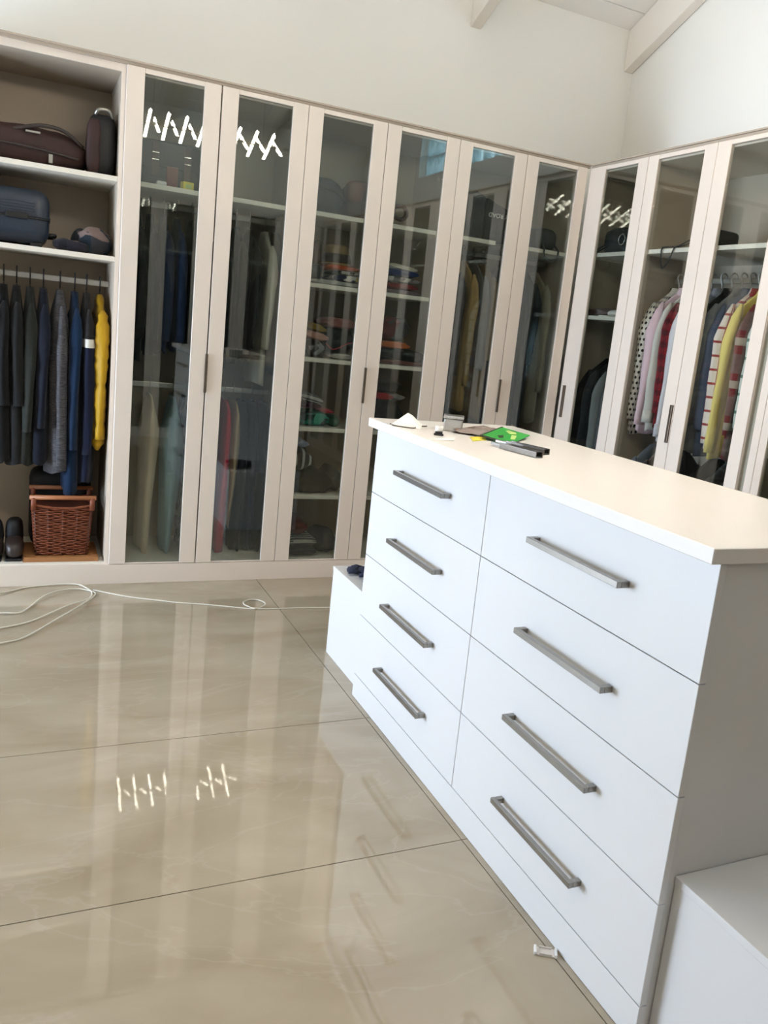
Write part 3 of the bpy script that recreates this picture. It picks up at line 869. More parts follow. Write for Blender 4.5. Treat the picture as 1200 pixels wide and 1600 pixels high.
P = bpath(BH - 0.04, -0.002, 64); P = [(p[0], p[1], p[2] - 0.016 * max(0, math.cos(p[0] / BW * PI / 2)) * (1 if abs(p[1]) > BD * 0.9 else 0) + 0.014) for p in P]
rim.tube(P + P[:1], 0.007, 7, cap=False); rim.build('braided_rim', 'wicker', bk, True)
for yy in (-BD, BD):
    MB().tube([(-BW - 0.012, yy, BH + 0.012), (BW + 0.012, yy, BH + 0.012)], 0.011, 10).build('handle_bar', 'wood_handle', bk, True)
    for xx in (-BW + 0.006, BW - 0.006):
        MB().tube([(xx, yy, BH - 0.05), (xx, yy, BH + 0.012)], 0.012, 8).build('handle_binding', 'wicker', bk, True)
o = blob('storage_bag', 'nylon_black', (0.30, 0.16, 0.42), 0.35, 0.4, 0.008, 6, 8); o.location = (-2.76, 0.41, ZP + 0.007)
tag(o, 'black fabric storage bag standing behind the wicker basket', 'bag')
for k, (x, lb) in enumerate(((-3.06, 'black ankle boot lying at the left edge of the open bay floor'), (-2.972, 'black ankle boot on the open bay floor nearest the basket'))):
    bt = thing('ankle_boot', lb, 'boot', (x, 0.17, ZP + 0.006), group='boots in the open bay')
    blob('boot_upper', 'leather_dark', (0.085, 0.22, 0.09), 0.7, 0.7, 0.004, 10, 20 + k, bt).location = (0, -0.01, 0.012)
    blob('boot_shaft', 'nylon_black', (0.08, 0.10, 0.17), 0.5, 0.8, 0.005, 10, 24 + k, bt).location = (0, 0.06, 0.012)
    MB().box(-0.036, 0.036, -0.11, 0.10, 0.0, 0.014).build('boot_sole', 'dark', bt, bevel=0.005)

# ------------------------------------------------------------------ two-door glass wardrobe: satchel, tops above, trousers below
C1 = ('wire', 'thin metal hanger on the upper rail of the wardrobe beside the open bay', 'hangers on the upper rail')
C1b = ('wire', 'thin metal trouser hanger on the lower rail of the wardrobe beside the open bay', 'hangers on the lower rail')
UZ, LZ = 1.880, 0.985
W1 = [
    ('hanging_jacket', 'black jacket at the left end behind the first glass door', 'jacket', c('w1_black', (26, 26, 28)), -2.445, 1.12, 0),
    ('hanging_shirt', 'dark navy shirt second from the left behind the first glass door', 'shirt', c('w1_navy', (26, 32, 50)), -2.385, 1.15, 0),
    ('hanging_jacket', 'dark denim blue jacket in the middle behind the first glass door', 'jacket', c('w1_denim', (34, 46, 72)), -2.320, 1.16, 0),
    ('hanging_jacket', 'faded blue denim jacket right of the dark denim one', 'jacket', c('w1_denim2', (44, 60, 92)), -2.255, 1.18, 0),
    ('hanging_jacket', 'charcoal jacket hidden behind the first pair of door stiles', 'jacket', c('w1_char', (40, 40, 44)), -2.180, 1.17, 0),
    ('hanging_coat', 'black coat at the left behind the second glass door', 'coat', c('w1_blk2', (24, 24, 25)), -2.03, 1.10, 0),
    ('hanging_coat', 'black ribbed coat in the middle behind the second glass door', 'coat', c('w1_blk3', (30, 30, 31)), -1.955, 1.14, 0),
    ('hanging_coat', 'soft black coat left of the long pale dress', 'coat', c('w1_blk4', (34, 33, 33)), -1.885, 1.16, 0),
    ('hanging_dress', 'long pale grey-white dress at the right behind the second glass door', 'dress', c('w1_pale', (196, 192, 178)), -1.803, 1.045, 0.10),
    ('hanging_coat', 'dark grey coat squeezed against the right side of the second glass door', 'coat', c('w1_grey', (70, 70, 68)), -1.745, 1.10, 0),
]
for i, (nm, lb, ct, mt, x, hem, z) in enumerate(W1):
    garment(nm, lb, ct, mt, (x, 0.29, UZ), 0, hem, seed=30 + i, hang=C1, sleeve=0.55)
T1 = [
    ('hanging_trousers', 'cream chinos hanging low behind the first glass door', c('t_cream', (206, 188, 160)), -2.348, 0.115, 0.036),
    ('hanging_trousers', 'light blue jeans hanging low behind the first glass door', c('t_ltblue', (150, 186, 200)), -2.232, 0.105, 0.042),
    ('hanging_trousers', 'dark patterned trousers right of the light blue jeans', c('t_pat', (86, 60, 46), 'patch', (150, 120, 110), (40, 40, 44), s=30), -2.165, 0.115, 0.026),
    ('hanging_trousers', 'sage grey trousers at the left behind the second glass door', c('t_sage', (140, 142, 126)), -2.022, 0.12, 0.026),
    ('hanging_trousers', 'bright red trousers hanging low behind the second glass door', c('t_red', (190, 34, 44)), -1.962, 0.11, 0.034),
    ('hanging_trousers', 'beige trousers right of the red pair', c('t_beige', (172, 150, 112)), -1.915, 0.25, 0.022),
    ('hanging_trousers', 'black trousers right of the beige pair', c('t_blk', (24, 25, 28)), -1.868, 0.11, 0.026),
    ('hanging_trousers', 'dark navy jeans near the right side of the second glass door', c('t_navy', (24, 30, 44)), -1.812, 0.12, 0.028),
    ('hanging_trousers', 'black jeans at the right end of the lower rail', c('t_blk2', (27, 27, 29)), -1.752, 0.11, 0.028),
]
PROF = {'t_cream': [(0, .5), (.18, 1.15), (.45, 1.0), (.7, .9), (1, .95)], 't_ltblue': [(0, .5), (.3, 1.3), (.6, 1.0), (1, .55)], 't_red': [(0, .75), (.45, .72), (1, 1.35)], 't_beige': [(0, .7), (.3, 1.3), (1, .6)]}
for i, (nm, lb, mt, x, hem, th) in enumerate(T1):
    garment(nm, lb, 'trousers', mt, (x, 0.26 + 0.03, LZ), 0, hem, hw=0.175, th=th, sleeve=0, kind='trousers', seed=60 + i, hang=C1b, sway=0.014, prof=PROF.get(mt))
s = thing('leather_satchel', 'dark brown leather satchel with two buckled straps on the shelf above the first door', 'bag', (-2.315, 0.245, 1.947))
o = MB().box(-0.142, 0.142, -0.12, 0.12, 0.004, 0.215).build('bag_body', 'leather_dark', s, True, bevel=0.028, seg=4)
MB().box(-0.144, 0.144, -0.128, -0.118, 0.09, 0.205).build('front_flap', 'leather_dark', s, True, bevel=0.004)
for xx in (-0.078, 0.072):
    q = MB().box(xx - 0.017, xx + 0.017, -0.134, -0.1285, 0.045, 0.20).build('buckle_strap', 'leather_brown', s, bevel=0.002)
    MB().box(xx - 0.015, xx + 0.015, -0.138, -0.134, 0.150, 0.154).box(xx - 0.015, xx + 0.015, -0.138, -0.134, 0.118, 0.122).build('buckle', 'silver', q)
MB().box(-0.025, 0.028, -0.138, -0.129, 0.01, 0.098).build('luggage_label', 'leather_red', s, True, bevel=0.004)
o = MB().box(-0.024, 0.024, -0.03, 0.03, 0, 0.02).build('white_pouch', 'white_plastic', None, True, bevel=0.008, seg=3); o.location = (-2.368, 0.075, 1.9465)
tag(o, 'small white pouch lying in front of the leather satchel', 'pouch')
o = thing('yellow_carton', 'small bright yellow carton in front of the leather satchel', 'box', (-2.247, 0.075, 1.9465), R(12))
MB().box(-0.026, 0.026, -0.02, 0.02, 0, 0.036).build('carton_body', 'yellow', o, bevel=0.001)
MB().box(-0.014, 0.014, -0.0208, -0.02, 0.006, 0.026).build('printed_panel', 'lime', o)

# ------------------------------------------------------------------ shelved wardrobe
SH = [1.948, 1.592, 1.208, 0.838, 0.465, ZP + 0.006]
s = thing('holdall', 'black nylon holdall on the top shelf of the shelved wardrobe', 'bag', (-1.535, 0.26, SH[0] + 0.0005))
blob('bag_body', 'nylon_grey', (0.235, 0.34, 0.20), 0.6, 0.6, 0.010, 8, 31, s, sag=0.03)
MB().tube(spline([(-0.09, -0.165, 0.10), (-0.03, -0.178, 0.125), (0.04, -0.178, 0.115), (0.10, -0.155, 0.08)], 6), 0.008, 8).build('carry_strap', 'leather_dark', s, True)
s = thing('leather_handbag', 'tan brown leather handbag with a round handle on the shelved wardrobe top shelf', 'bag', (-1.258, 0.25, SH[0] + 0.0005))
blob('bag_body', 'leather_brown', (0.30, 0.28, 0.215), 0.55, 0.6, 0.010, 8, 32, s, sag=0.02)
blob('bag_flap', 'leather_tan', (0.15, 0.10, 0.12), 0.6, 0.6, 0.006, 9, 33, s).location = (-0.085, -0.085, 0.085)
MB().tube(spline([(0.13, -0.06, 0.11), (0.185, -0.075, 0.115), (0.205, -0.08, 0.075), (0.175, -0.08, 0.045), (0.13, -0.07, 0.06)], 6), 0.0125, 8).build('round_handle', 'leather_brown', s, True)
F = [  # name, label, material, x0, x1, shelf index, z above shelf, height, extra
    ('folded_sheet', 'pale grey folded sheet at the bottom of the second shelf, left door', c('f_pale', (196, 196, 192)), -1.60, -1.315, 1, 0.0, 0.028, dict(depth=0.34, y0=0.05)),
    ('folded_shirt', 'navy and white patterned shirt on the pale sheet, second shelf', c('f_navywhite', (40, 48, 78), 'patch', (214, 212, 204), (200, 180, 90), s=16), -1.465, -1.31, 1, 0.028, 0.034, dict(depth=0.26, y0=0.06)),
    ('folded_shirt', 'white folded shirt with black stripe above the patterned one', c('f_whblk', (206, 204, 196), 'vstripe', (30, 30, 32), s=14), -1.455, -1.31, 1, 0.062, 0.022, dict(depth=0.26, y0=0.06)),
    ('folded_shirt', 'orange folded shirt under the straw hat', c('f_orange', (206, 92, 44)), -1.505, -1.325, 1, 0.084, 0.026, dict(depth=0.26, y0=0.07)),
    ('folded_tshirt', 'light cream folded top at the top of the pile behind the fourth door', c('f_cream', (214, 206, 190)), -1.165, -0.992, 1, 0.135, 0.034, dict(depth=0.27, y0=0.06, tilt=-0.10)),
    ('folded_tshirt', 'royal blue folded top below the cream one, fourth door', c('f_blue', (36, 58, 112)), -1.168, -0.985, 1, 0.092, 0.042, dict(depth=0.28, y0=0.06)),
    ('folded_tshirt', 'grey and white patterned folded top in the fourth door pile', c('f_greypat', (150, 144, 146), 'patch', (220, 216, 210), (90, 84, 92), s=30), -1.17, -0.968, 1, 0.060, 0.032, dict(depth=0.28, y0=0.055)),
    ('folded_tshirt', 'dark red folded top low in the fourth door pile', c('f_dkred', (124, 34, 44), 'hstripe', (160, 60, 66), s=60), -1.17, -0.975, 1, 0.026, 0.034, dict(depth=0.28, y0=0.055)),
    ('folded_tshirt', 'mauve grey folded top at the bottom of the fourth door pile', c('f_mauve', (140, 122, 130)), -1.172, -0.962, 1, 0.0, 0.026, dict(depth=0.29, y0=0.05)),
    ('folded_shirt', 'black shirt with small white motif at the bottom left of the third shelf', c('f_motif', (34, 33, 38), 'patch', (140, 138, 140), (34, 33, 38), s=26), -1.60, -1.495, 2, 0.0, 0.10, dict(depth=0.27, y0=0.06, layers=3)),
    ('folded_jumper', 'peach pink folded jumper under the mustard one, third shelf', c('f_peach', (190, 140, 124)), -1.60, -1.475, 2, 0.10, 0.045, dict(depth=0.27, y0=0.06, tilt=-0.15)),
    ('folded_jumper', 'mustard yellow folded jumper on top of the peach one, third shelf', c('f_mustard', (150, 122, 50)), -1.60, -1.482, 2, 0.146, 0.045, dict(depth=0.26, y0=0.07, tilt=-0.18)),
    ('folded_shirt', 'white folded shirt at the bottom right of the third shelf, third door', c('f_white3', (206, 202, 192)), -1.455, -1.315, 2, 0.0, 0.034, dict(depth=0.30, y0=0.05)),
    ('folded_jumper', 'black folded jumper with a red strap across its front', c('f_blk3', (30, 34, 38)), -1.485, -1.31, 2, 0.034, 0.13, dict(depth=0.26, y0=0.07, layers=3)),
    ('folded_jumper', 'dusty pink folded jumper on top of the black one, third shelf', c('f_dusty', (160, 108, 104)), -1.485, -1.31, 2, 0.164, 0.055, dict(depth=0.25, y0=0.08)),
    ('folded_tshirt', 'brown pink folded top at the bottom of the third shelf, fourth door', c('f_brpink', (140, 100, 92)), -1.17, -0.885, 2, 0.0, 0.024, dict(depth=0.30, y0=0.05)),
    ('folded_trousers', 'wide black folded trousers, third shelf behind the fourth door', c('f_blk4', (26, 28, 34)), -1.17, -0.892, 2, 0.024, 0.062, dict(depth=0.28, y0=0.06)),
    ('folded_tshirt', 'bright orange folded top between black and dark red, fourth door', c('f_orange2', (198, 104, 50)), -1.17, -0.995, 2, 0.086, 0.040, dict(depth=0.27, y0=0.06)),
    ('folded_jumper', 'dark maroon folded jumper on top of the orange one, fourth door', c('f_maroon', (84, 30, 34), 'patch', (60, 60, 66), (84, 30, 34), s=14), -1.17, -1.0, 2, 0.126, 0.135, dict(depth=0.26, y0=0.07, layers=4)),
    ('folded_tshirt', 'teal green patterned folded top on the fourth shelf, third door', c('f_teal', (30, 110, 92), 'patch', (60, 150, 128), (24, 60, 60), s=24), -1.60, -1.425, 3, 0.0, 0.075, dict(depth=0.28, y0=0.06, layers=4)),
    ('folded_tshirt', 'small coral red folded top beside the teal ones', c('f_coral', (206, 70, 84)), -1.468, -1.405, 3, 0.075, 0.018, dict(depth=0.22, y0=0.06)),
    ('folded_tshirt', 'dark plum folded top above the teal one', c('f_plum', (80, 44, 64)), -1.60, -1.475, 3, 0.094, 0.034, dict(depth=0.26, y0=0.07)),
    ('folded_tshirt', 'black and white striped folded top on the fourth shelf, third door', c('f_stripe', (36, 34, 40), 'hstripe', (206, 204, 200), s=45), -1.60, -1.468, 3, 0.128, 0.062, dict(depth=0.26, y0=0.07, tilt=-0.2)),
    ('folded_trousers', 'tall dark folded trousers on the fourth shelf, fourth door', c('f_dk4', (24, 27, 34)), -1.165, -0.99, 3, 0.0, 0.165, dict(depth=0.28, y0=0.06, layers=4)),
    ('folded_tshirt', 'red folded top with a grey corner on the dark trousers, fourth door', c('f_red4', (170, 40, 44)), -1.165, -1.062, 3, 0.166, 0.042, dict(depth=0.26, y0=0.06)),
    ('folded_tshirt', 'pale grey folded top right of the red one, fourth door', c('f_grey4', (150, 148, 148)), -1.058, -0.995, 3, 0.166, 0.045, dict(depth=0.26, y0=0.06)),
    ('folded_tshirt', 'black folded top crowning the fourth shelf pile, fourth door', c('f_blk5', (36, 36, 42)), -1.165, -1.01, 3, 0.212, 0.065, dict(depth=0.25, y0=0.07)),
    ('folded_jumper', 'dark grey-brown knitted heap at the front of the fifth shelf', c('f_knit', (52, 48, 44)), -1.60, -1.38, 4, 0.0, 0.115, dict(depth=0.30, y0=0.045, layers=1, amp=0.014)),
    ('folded_blanket', 'grey folded blanket at the right of the fifth shelf', c('f_blanket', (98, 96, 92)), -1.375, -1.305, 4, 0.0, 0.13, dict(depth=0.30, y0=0.08, layers=3)),
    ('folded_tshirt', 'black top with white curved stripes on the knitted heap', c('f_curve', (40, 38, 36), 'vstripe', (190, 188, 182), s=26), -1.60, -1.505, 4, 0.117, 0.13, dict(depth=0.26, y0=0.07, layers=3)),
    ('folded_tshirt', 'small pale blue folded top at the top left of the fifth shelf', c('f_paleblue', (150, 164, 190)), -1.60, -1.53, 4, 0.248, 0.045, dict(depth=0.24, y0=0.07)),
    ('folded_jeans', 'dark grey folded jeans at the bottom of the shelved wardrobe', c('f_jeans', (54, 54, 64)), -1.60, -1.44, 5, 0.0, 0.046, dict(depth=0.34, y0=0.05)),
    ('folded_tshirt', 'navy folded top with two white stripes near the wardrobe floor', c('f_nstripe', (44, 46, 58), 'hstripe', (186, 186, 178), s=26), -1.60, -1.44, 5, 0.047, 0.066, dict(depth=0.32, y0=0.055)),
    ('folded_tshirt', 'dark red folded top on the bottom pile', c('f_dkred2', (92, 40, 38)), -1.60, -1.495, 5, 0.114, 0.09, dict(depth=0.28, y0=0.07, layers=3)),
]
for i, (nm, lb, mt, x0, x1, si, dz, h, kw) in enumerate(F):
    kw = dict(kw); yy = kw.pop('y0')
    ct = {'sheet': 'sheet', 'shirt': 'shirt', 'tshirt': 't-shirt', 'jumper': 'jumper', 'trousers': 'trousers', 'jeans': 'jeans', 'blanket': 'blanket'}[nm.split('_')[1]]
    folded(nm, lb, mt, x0, x1, yy, SH[si] + dz + 0.0005, h, seed=200 + i, cat=ct, group='folded clothes in the shelved wardrobe', **kw)
o = blob('rolled_bundle', 'navy_knit', (0.15, 0.26, 0.14), 0.8, 0.8, 0.010, 9, 71); o.location = (-1.372, 0.21, SH[5] + 0.0005)
tag(o, 'dark navy bundled clothes on the floor of the shelved wardrobe', 'clothes')
o = blob('rolled_tshirt', cloth('f_tealroll', (26, 104, 84)), (0.055, 0.22, 0.06), 0.8, 0.8, 0.003, 12, 72); o.location = (-1.383, 0.17, SH[3] + 0.0005)
tag(o, 'teal green rolled top at the right of the fourth shelf', 'top')
h = thing('straw_hat', 'tan straw hat leaning on the folded pile behind the third door', 'hat', (-1.42, 0.22, SH[1] + 0.1115))
hr = []
for z, r_ in ((0.0, 0.095), (0.004, 0.10), (0.012, 0.085), (0.03, 0.078), (0.08, 0.07), (0.105, 0.055), (0.112, 0.02)):
    hr.append([(r_ * math.cos(2 * PI * i / 24), r_ * 1.1 * math.sin(2 * PI * i / 24), z) for i in range(24)])
MB().rings(hr).build('hat_crown', cloth('straw', (150, 128, 92)), h, True)
MB().rings([[(r_ * math.cos(2 * PI * i / 24), r_ * 1.1 * math.sin(2 * PI * i / 24), z) for i in range(24)] for z, r_ in ((0.013, 0.0865), (0.06, 0.076))]).build('hat_band', 'leather_dark', h, True)
o = thing('small_bag', 'small brown leather pouch standing on a black box on the second shelf', 'bag', (-1.566, 0.14, SH[1] + 0.098))
blob('pouch_body', 'leather_brown', (0.058, 0.10, 0.125), 0.7, 0.7, 0.003, 12, 73, o)
MB().tube(spline([(-0.015, -0.045, 0.112), (0, -0.05, 0.122), (0.015, -0.045, 0.112)], 5), 0.003, 6).build('drawstring', 'leather_dark', o, True)
o = thing('black_box', 'small black box at the left of the second shelf under a brown pouch', 'box', (-1.566, 0.15, SH[1] + 0.029))
MB().box(-0.03, 0.03, -0.07, 0.07, 0, 0.052).build('box_base', 'dark', o, bevel=0.002)
MB().box(-0.031, 0.031, -0.071, 0.071, 0.052, 0.066).build('box_lid', 'dark', o, bevel=0.002)
o = MB().tube(spline([(-1.49, 0.058, 1.29), (-1.455, 0.055, 1.262), (-1.42, 0.055, 1.27), (-1.37, 0.056, 1.298), (-1.32, 0.06, 1.305)], 6), 0.0035, 6).build('red_strap', cloth('redstrap', (150, 50, 64)), None, True)
tag(o, 'thin red strap hanging across the black jumper on the third shelf', 'strap')

# ------------------------------------------------------------------ corner wardrobe (back run)
C3 = ('wire', 'thin metal hanger on the rail of the back corner wardrobe', 'hangers in the back corner wardrobe')
W3 = [
    ('hanging_coat', 'long black coat at the left behind the fifth door', 'coat', c('w3_blk', (22, 22, 25)), -0.795, 0.80, dict(sleeve=0.6)),
    ('hanging_coat', 'long dark charcoal coat left of the tan coat', 'coat', c('w3_blk2', (28, 28, 32)), -0.70, 0.78, dict(sleeve=0.6)),
    ('hanging_coat', 'long tan coat behind the fifth glass door', 'coat', c('w3_tan', (168, 138, 88)), -0.615, 0.98, dict(sleeve=0.66, th=0.036)),
    ('hanging_shirt', 'grey shirt right of the tan coat', 'shirt', c('w3_grey', (112, 112, 110)), -0.54, 1.25, dict(sleeve=0.55)),
    ('hanging_dress', 'light tan dress behind the grey shirt', 'dress', c('w3_tan2', (150, 128, 96)), -0.48, 0.92, dict(sleeve=0.5)),
    ('hanging_shirt', 'slate blue shirt at the left behind the sixth door', 'shirt', c('w3_slate', (58, 62, 78)), -0.345, 0.84, dict(sleeve=0.6)),
    ('hanging_coat', 'dark navy coat in the middle behind the sixth door', 'coat', c('w3_navy', (30, 34, 48)), -0.275, 0.86, dict(sleeve=0.6, th=0.034)),
    ('hanging_dress', 'dark teal dress right of the navy coat', 'dress', c('w3_teal', (28, 38, 44)), -0.195, 0.90, dict(sleeve=0.5, th=0.034)),
    ('hanging_coat', 'beige grey coat at the corner end behind the sixth door', 'coat', c('w3_beige', (142, 136, 120)), -0.112, 0.93, dict(sleeve=0.66, th=0.030)),
]
for i, (nm, lb, ct, mt, x, hem, kw) in enumerate(W3):
    garment(nm, lb, ct, mt, (x, 0.29, 1.887), 0, hem, seed=90 + i, hang=C3, **kw)
tb = thing('tote_bag', 'black tote bag with white upside-down lettering on the top shelf behind the fifth door', 'bag', (-0.695, 0.16, 1.9485))
m = MB()
prof = [(-0.135, 0.0), (0.10, 0.0), (0.10, 0.235), (0.04, 0.265), (0.0, 0.245), (-0.06, 0.25), (-0.12, 0.225)]
m.prism(prof, 1, -0.05, 0.12)
m.build('bag_body', 'nylon_black', tb, bevel=0.012, seg=3)
m = MB(); m.prism([(0.101, 0.0), (0.245, 0.0), (0.245, 0.185), (0.205, 0.20), (0.101, 0.235)], 1, -0.06, 0.10)
m.build('side_panel', 'nylon_black', tb, bevel=0.008, seg=3)
def lettering(text, size, name, mat, parent, M4):
    cu = bpy.data.curves.new('lettering', 'FONT'); cu.body = text; cu.size = size; cu.extrude = 0.0004
    cu.offset = 0.0006
    to = bpy.data.objects.new('tmp_text', cu); COL.objects.link(to)
    dg = bpy.context.evaluated_depsgraph_get()
    me = bpy.data.meshes.new_from_object(to.evaluated_get(dg))
    bpy.data.objects.remove(to, do_unlink=True)
    me.transform(M4); me.materials.clear(); me.materials.append(MAT[mat])
    o = bpy.data.objects.new(name, me); COL.objects.link(o); o.parent = parent
    return o
# text plane XY -> front face XZ, turned upside down
lettering('Y ROAD', 0.034, 'printed_lettering', 'print', tb,
          Matrix.Translation((0.242, -0.0615, 0.158)) @ Matrix.Rotation(PI, 4, 'Y') @ Matrix.Rotation(PI / 2, 4, 'X'))
s = thing('shoulder_bag', 'black shoulder bag with its strap looping over the shelf edge behind the sixth door', 'bag', (-0.185, 0.17, 1.9485))
blob('bag_body', 'nylon_black', (0.165, 0.22, 0.135), 0.6, 0.6, 0.010, 10, 41, s)
MB().tube(spline([(-0.035, -0.09, 0.05), (-0.045, -0.135, 0.012), (-0.046, -0.1490, -0.002), (-0.040, -0.1492, -0.04), (0.0, -0.1492, -0.062), (0.045, -0.1492, -0.045), (0.052, -0.1490, -0.002), (0.05, -0.135, 0.012), (0.045, -0.09, 0.05)], 6), 0.0055, 8).build('shoulder_strap', 'dark', s, True)
o = blob('grey_pouch', 'nylon_grey', (0.09, 0.18, 0.15), 0.7, 0.8, 0.006, 9, 42); o.location = (-0.335, 0.20, 1.9485)
tag(o, 'slumped grey cloth bag left of the black shoulder bag', 'bag')

# ------------------------------------------------------------------ right run contents
RX = 0.29
s = thing('handbag', 'black handbag with a metal ring on the top shelf right of the corner', 'bag', (0.19, -0.215, 1.9565), RZ)
blob('bag_body', 'nylon_black', (0.30, 0.22, 0.155), 0.5, 0.6, 0.009, 9, 51, s)
MB().tube([(0.07 + 0.028 * math.cos(a), -0.115, 0.075 + 0.028 * math.sin(a)) for a in [2 * PI * k / 20 for k in range(21)]], 0.0035, 6).build('metal_ring', 'silver', s, True)
MB().tube(spline([(-0.10, -0.09, 0.06), (-0.115, -0.150, 0.015), (-0.114, -0.1690, 0.0), (-0.112, -0.1692, -0.03), (-0.08, -0.1692, -0.034), (-0.075, -0.1690, 0.0), (-0.074, -0.150, 0.015), (-0.07, -0.09, 0.05)], 5), 0.0052, 8).build('hanging_strap', 'dark', s, True)
o = folded('folded_tshirt', 'grey pink folded top on the second shelf right of the corner', c('r1_pink', (120, 104, 104)), 0, 0.16, 0, 0, 0.05, depth=0.24, seed=301, cat='top', origin=(0.07, -0.13, 1.6035), rz=RZ)
cp = thing('peaked_cap', 'white cap with a flat peak on the second shelf right of the corner', 'cap', (0.165, -0.245, 1.6035), RZ)
blob('cap_crown', 'paper', (0.12, 0.13, 0.048), 0.9, 0.9, 0.003, 12, 53, cp)
MB().prism([(-0.055, -0.05), (-0.05, -0.11), (0.0, -0.135), (0.05, -0.11), (0.055, -0.05)], 2, 0.0, 0.006).build('cap_peak', 'paper', cp, bevel=0.002)
CR1 = ('dark', 'dark hanger on the low rail in the cupboard right of the corner', 'hangers right of the corner')
for i, (nm, lb, ct, mt, y, hem, kw) in enumerate([
    ('hanging_jacket', 'black jacket nearest the corner in the single-door wardrobe', 'jacket', c('r1_blk', (20, 20, 22)), -0.085, 0.62, {}),
    ('hanging_jacket', 'black leather-look jacket second from the corner in the single-door wardrobe', 'jacket', c('r1_blk2', (25, 25, 27)), -0.150, 0.60, {}),
    ('hanging_jacket', 'dark slate jacket nearest the hinge side of the single-door wardrobe', 'jacket', c('r1_sl', (44, 46, 48)), -0.420, 0.58, {}),
    ('hanging_jacket', 'pale grey wool jacket with a sloping shoulder in the single-door wardrobe', 'jacket', c('r1_grey', (128, 130, 128)), -0.245, 0.60, dict(th=0.034)),
    ('hanging_jacket', 'mid grey jacket right of the pale grey one in the single-door wardrobe', 'jacket', c('r1_grey2', (100, 100, 104)), -0.330, 0.60, dict(th=0.034)),
]):
    garment(nm, lb, ct, mt, (RX, y, 1.42), RZ, hem, seed=110 + i, hang=CR1, sleeve=0.58, **kw)
CR = ('white', 'white plastic hanger on the rail of the shirt wardrobe', 'white hangers in the shirt wardrobe')
shirts = [
    ('polka_dot_shirt', 'white shirt with black polka dots, first on the rail', 'shirt', c('r_dot', (226, 222, 212), 'dots', (24, 24, 26), s=34.0, var=0.05), -0.572, 0.985, dict(sleeve=0.66, th=0.022), None),
    ('pink_shirt', 'pale pink shirt next to the polka-dot one', 'shirt', c('r_pink', (226, 196, 204), var=0.08), -0.636, 1.0, dict(sleeve=0.66, th=0.026), 'r_pink'),
    ('grey_shirt', 'off-white shirt between the pink and the dark red checked one', 'shirt', c('r_offwhite', (212, 208, 200), var=0.08), -0.702, 1.02, dict(sleeve=0.64, th=0.024), 'r_offwhite'),
    ('checked_shirt', 'dark red checked shirt squeezed between two pale shirts', 'shirt', c('r_redcheck', (150, 30, 40), 'plaid', (50, 18, 26), (120, 40, 48), s=16), -0.756, 1.03, dict(sleeve=0.6, th=0.018), None),
    ('white_shirt', 'lavender white shirt with turned cuff beside the door stile', 'shirt', c('r_lav', (218, 214, 220), var=0.08), -0.818, 0.975, dict(sleeve=0.70, th=0.028), 'r_lav'),
    ('hanging_shirt', 'plain grey shirt hidden behind the shirt wardrobe stiles', 'shirt', c('r_hid', (150, 150, 156)), -0.892, 1.0, dict(sleeve=0.6), None),
    ('black_shirt', 'black shirt with broad shoulders behind the right-hand shirt door', 'shirt', c('r_blk', (28, 30, 34)), -0.962, 1.0, dict(sleeve=0.55, th=0.03), None),
    ('grey_jacket', 'steel grey jacket in front of the black shirt', 'jacket', c('r_steel', (132, 137, 144)), -1.028, 0.96, dict(sleeve=0.62, th=0.03), None),
    ('blue_shirt', 'slate blue shirt right of the steel grey jacket', 'shirt', c('r_slate', (88, 98, 122)), -1.086, 0.95, dict(sleeve=0.64, th=0.026), None),
    ('grid_shirt', 'white shirt with thin red grid lines', 'shirt', c('r_grid', (226, 214, 204), 'grid', (158, 62, 62), s=15.0, var=0.05), -1.140, 0.99, dict(sleeve=0.70, th=0.018), None),
    ('yellow_shirt', 'pale yellow shirt right of the red grid shirt', 'shirt', c('r_yellow', (226, 206, 116), var=0.10), -1.192, 0.955, dict(sleeve=0.74, th=0.020), None),
    ('plaid_shirt', 'maroon plaid shirt with grey and cream blocks', 'shirt', c('r_plaid', (118, 44, 44), 'plaid', (112, 104, 98), (176, 164, 146), s=5.0), -1.275, 0.955, dict(sleeve=0.64, th=0.034), None),
    ('green_check_shirt', 'white shirt with fine green check near the right door edge', 'shirt', c('r_gcheck', (208, 214, 206), 'grid', (96, 128, 112), s=12.0, var=0.05), -1.345, 1.03, dict(sleeve=0.60, th=0.024), None),
    ('brown_shirt', 'taupe brown shirt at the far right end of the shirt rail', 'shirt', c('r_taupe', (120, 104, 88)), -1.412, 0.95, dict(sleeve=0.66, th=0.024), None),
]
for i, (nm, lb, ct, mt, y, hem, kw, cf) in enumerate(shirts):
    garment(nm, lb, ct, mt, (RX, y, 1.825), RZ, hem, seed=130 + i, hang=CR, collar=mt, cuff=cf, **kw)
CRl = ('wire', 'thin metal hanger on the lower rail of the shirt wardrobe', 'hangers on the lower shirt rail')
for i, (lb, mt, y) in enumerate([
    ('grey blue shirt on the lower rail below the pink shirt', c('rl_a', (110, 120, 132)), -0.60),
    ('dark patterned blouse on the lower rail below the checked shirt', c('rl_b', (70, 58, 56), 'patch', (110, 96, 92), (44, 40, 46), s=40), -0.70),
    ('charcoal blouse on the lower rail near the door stile', c('rl_c', (48, 50, 54)), -0.80),
    ('black blouse on the lower rail below the slate blue shirt', c('rl_d', (30, 32, 34)), -1.06),
    ('dark grey blouse on the lower rail below the yellow shirt', c('rl_e', (58, 60, 62)), -1.17),
    ('black cardigan on the lower rail below the plaid shirt', c('rl_f', (34, 34, 36)), -1.28)]):
    garment('hanging_blouse', lb, 'blouse', mt, (RX, y, 0.98), RZ, 0.25, seed=160 + i, hang=CRl, sleeve=0.5, hw=0.18)
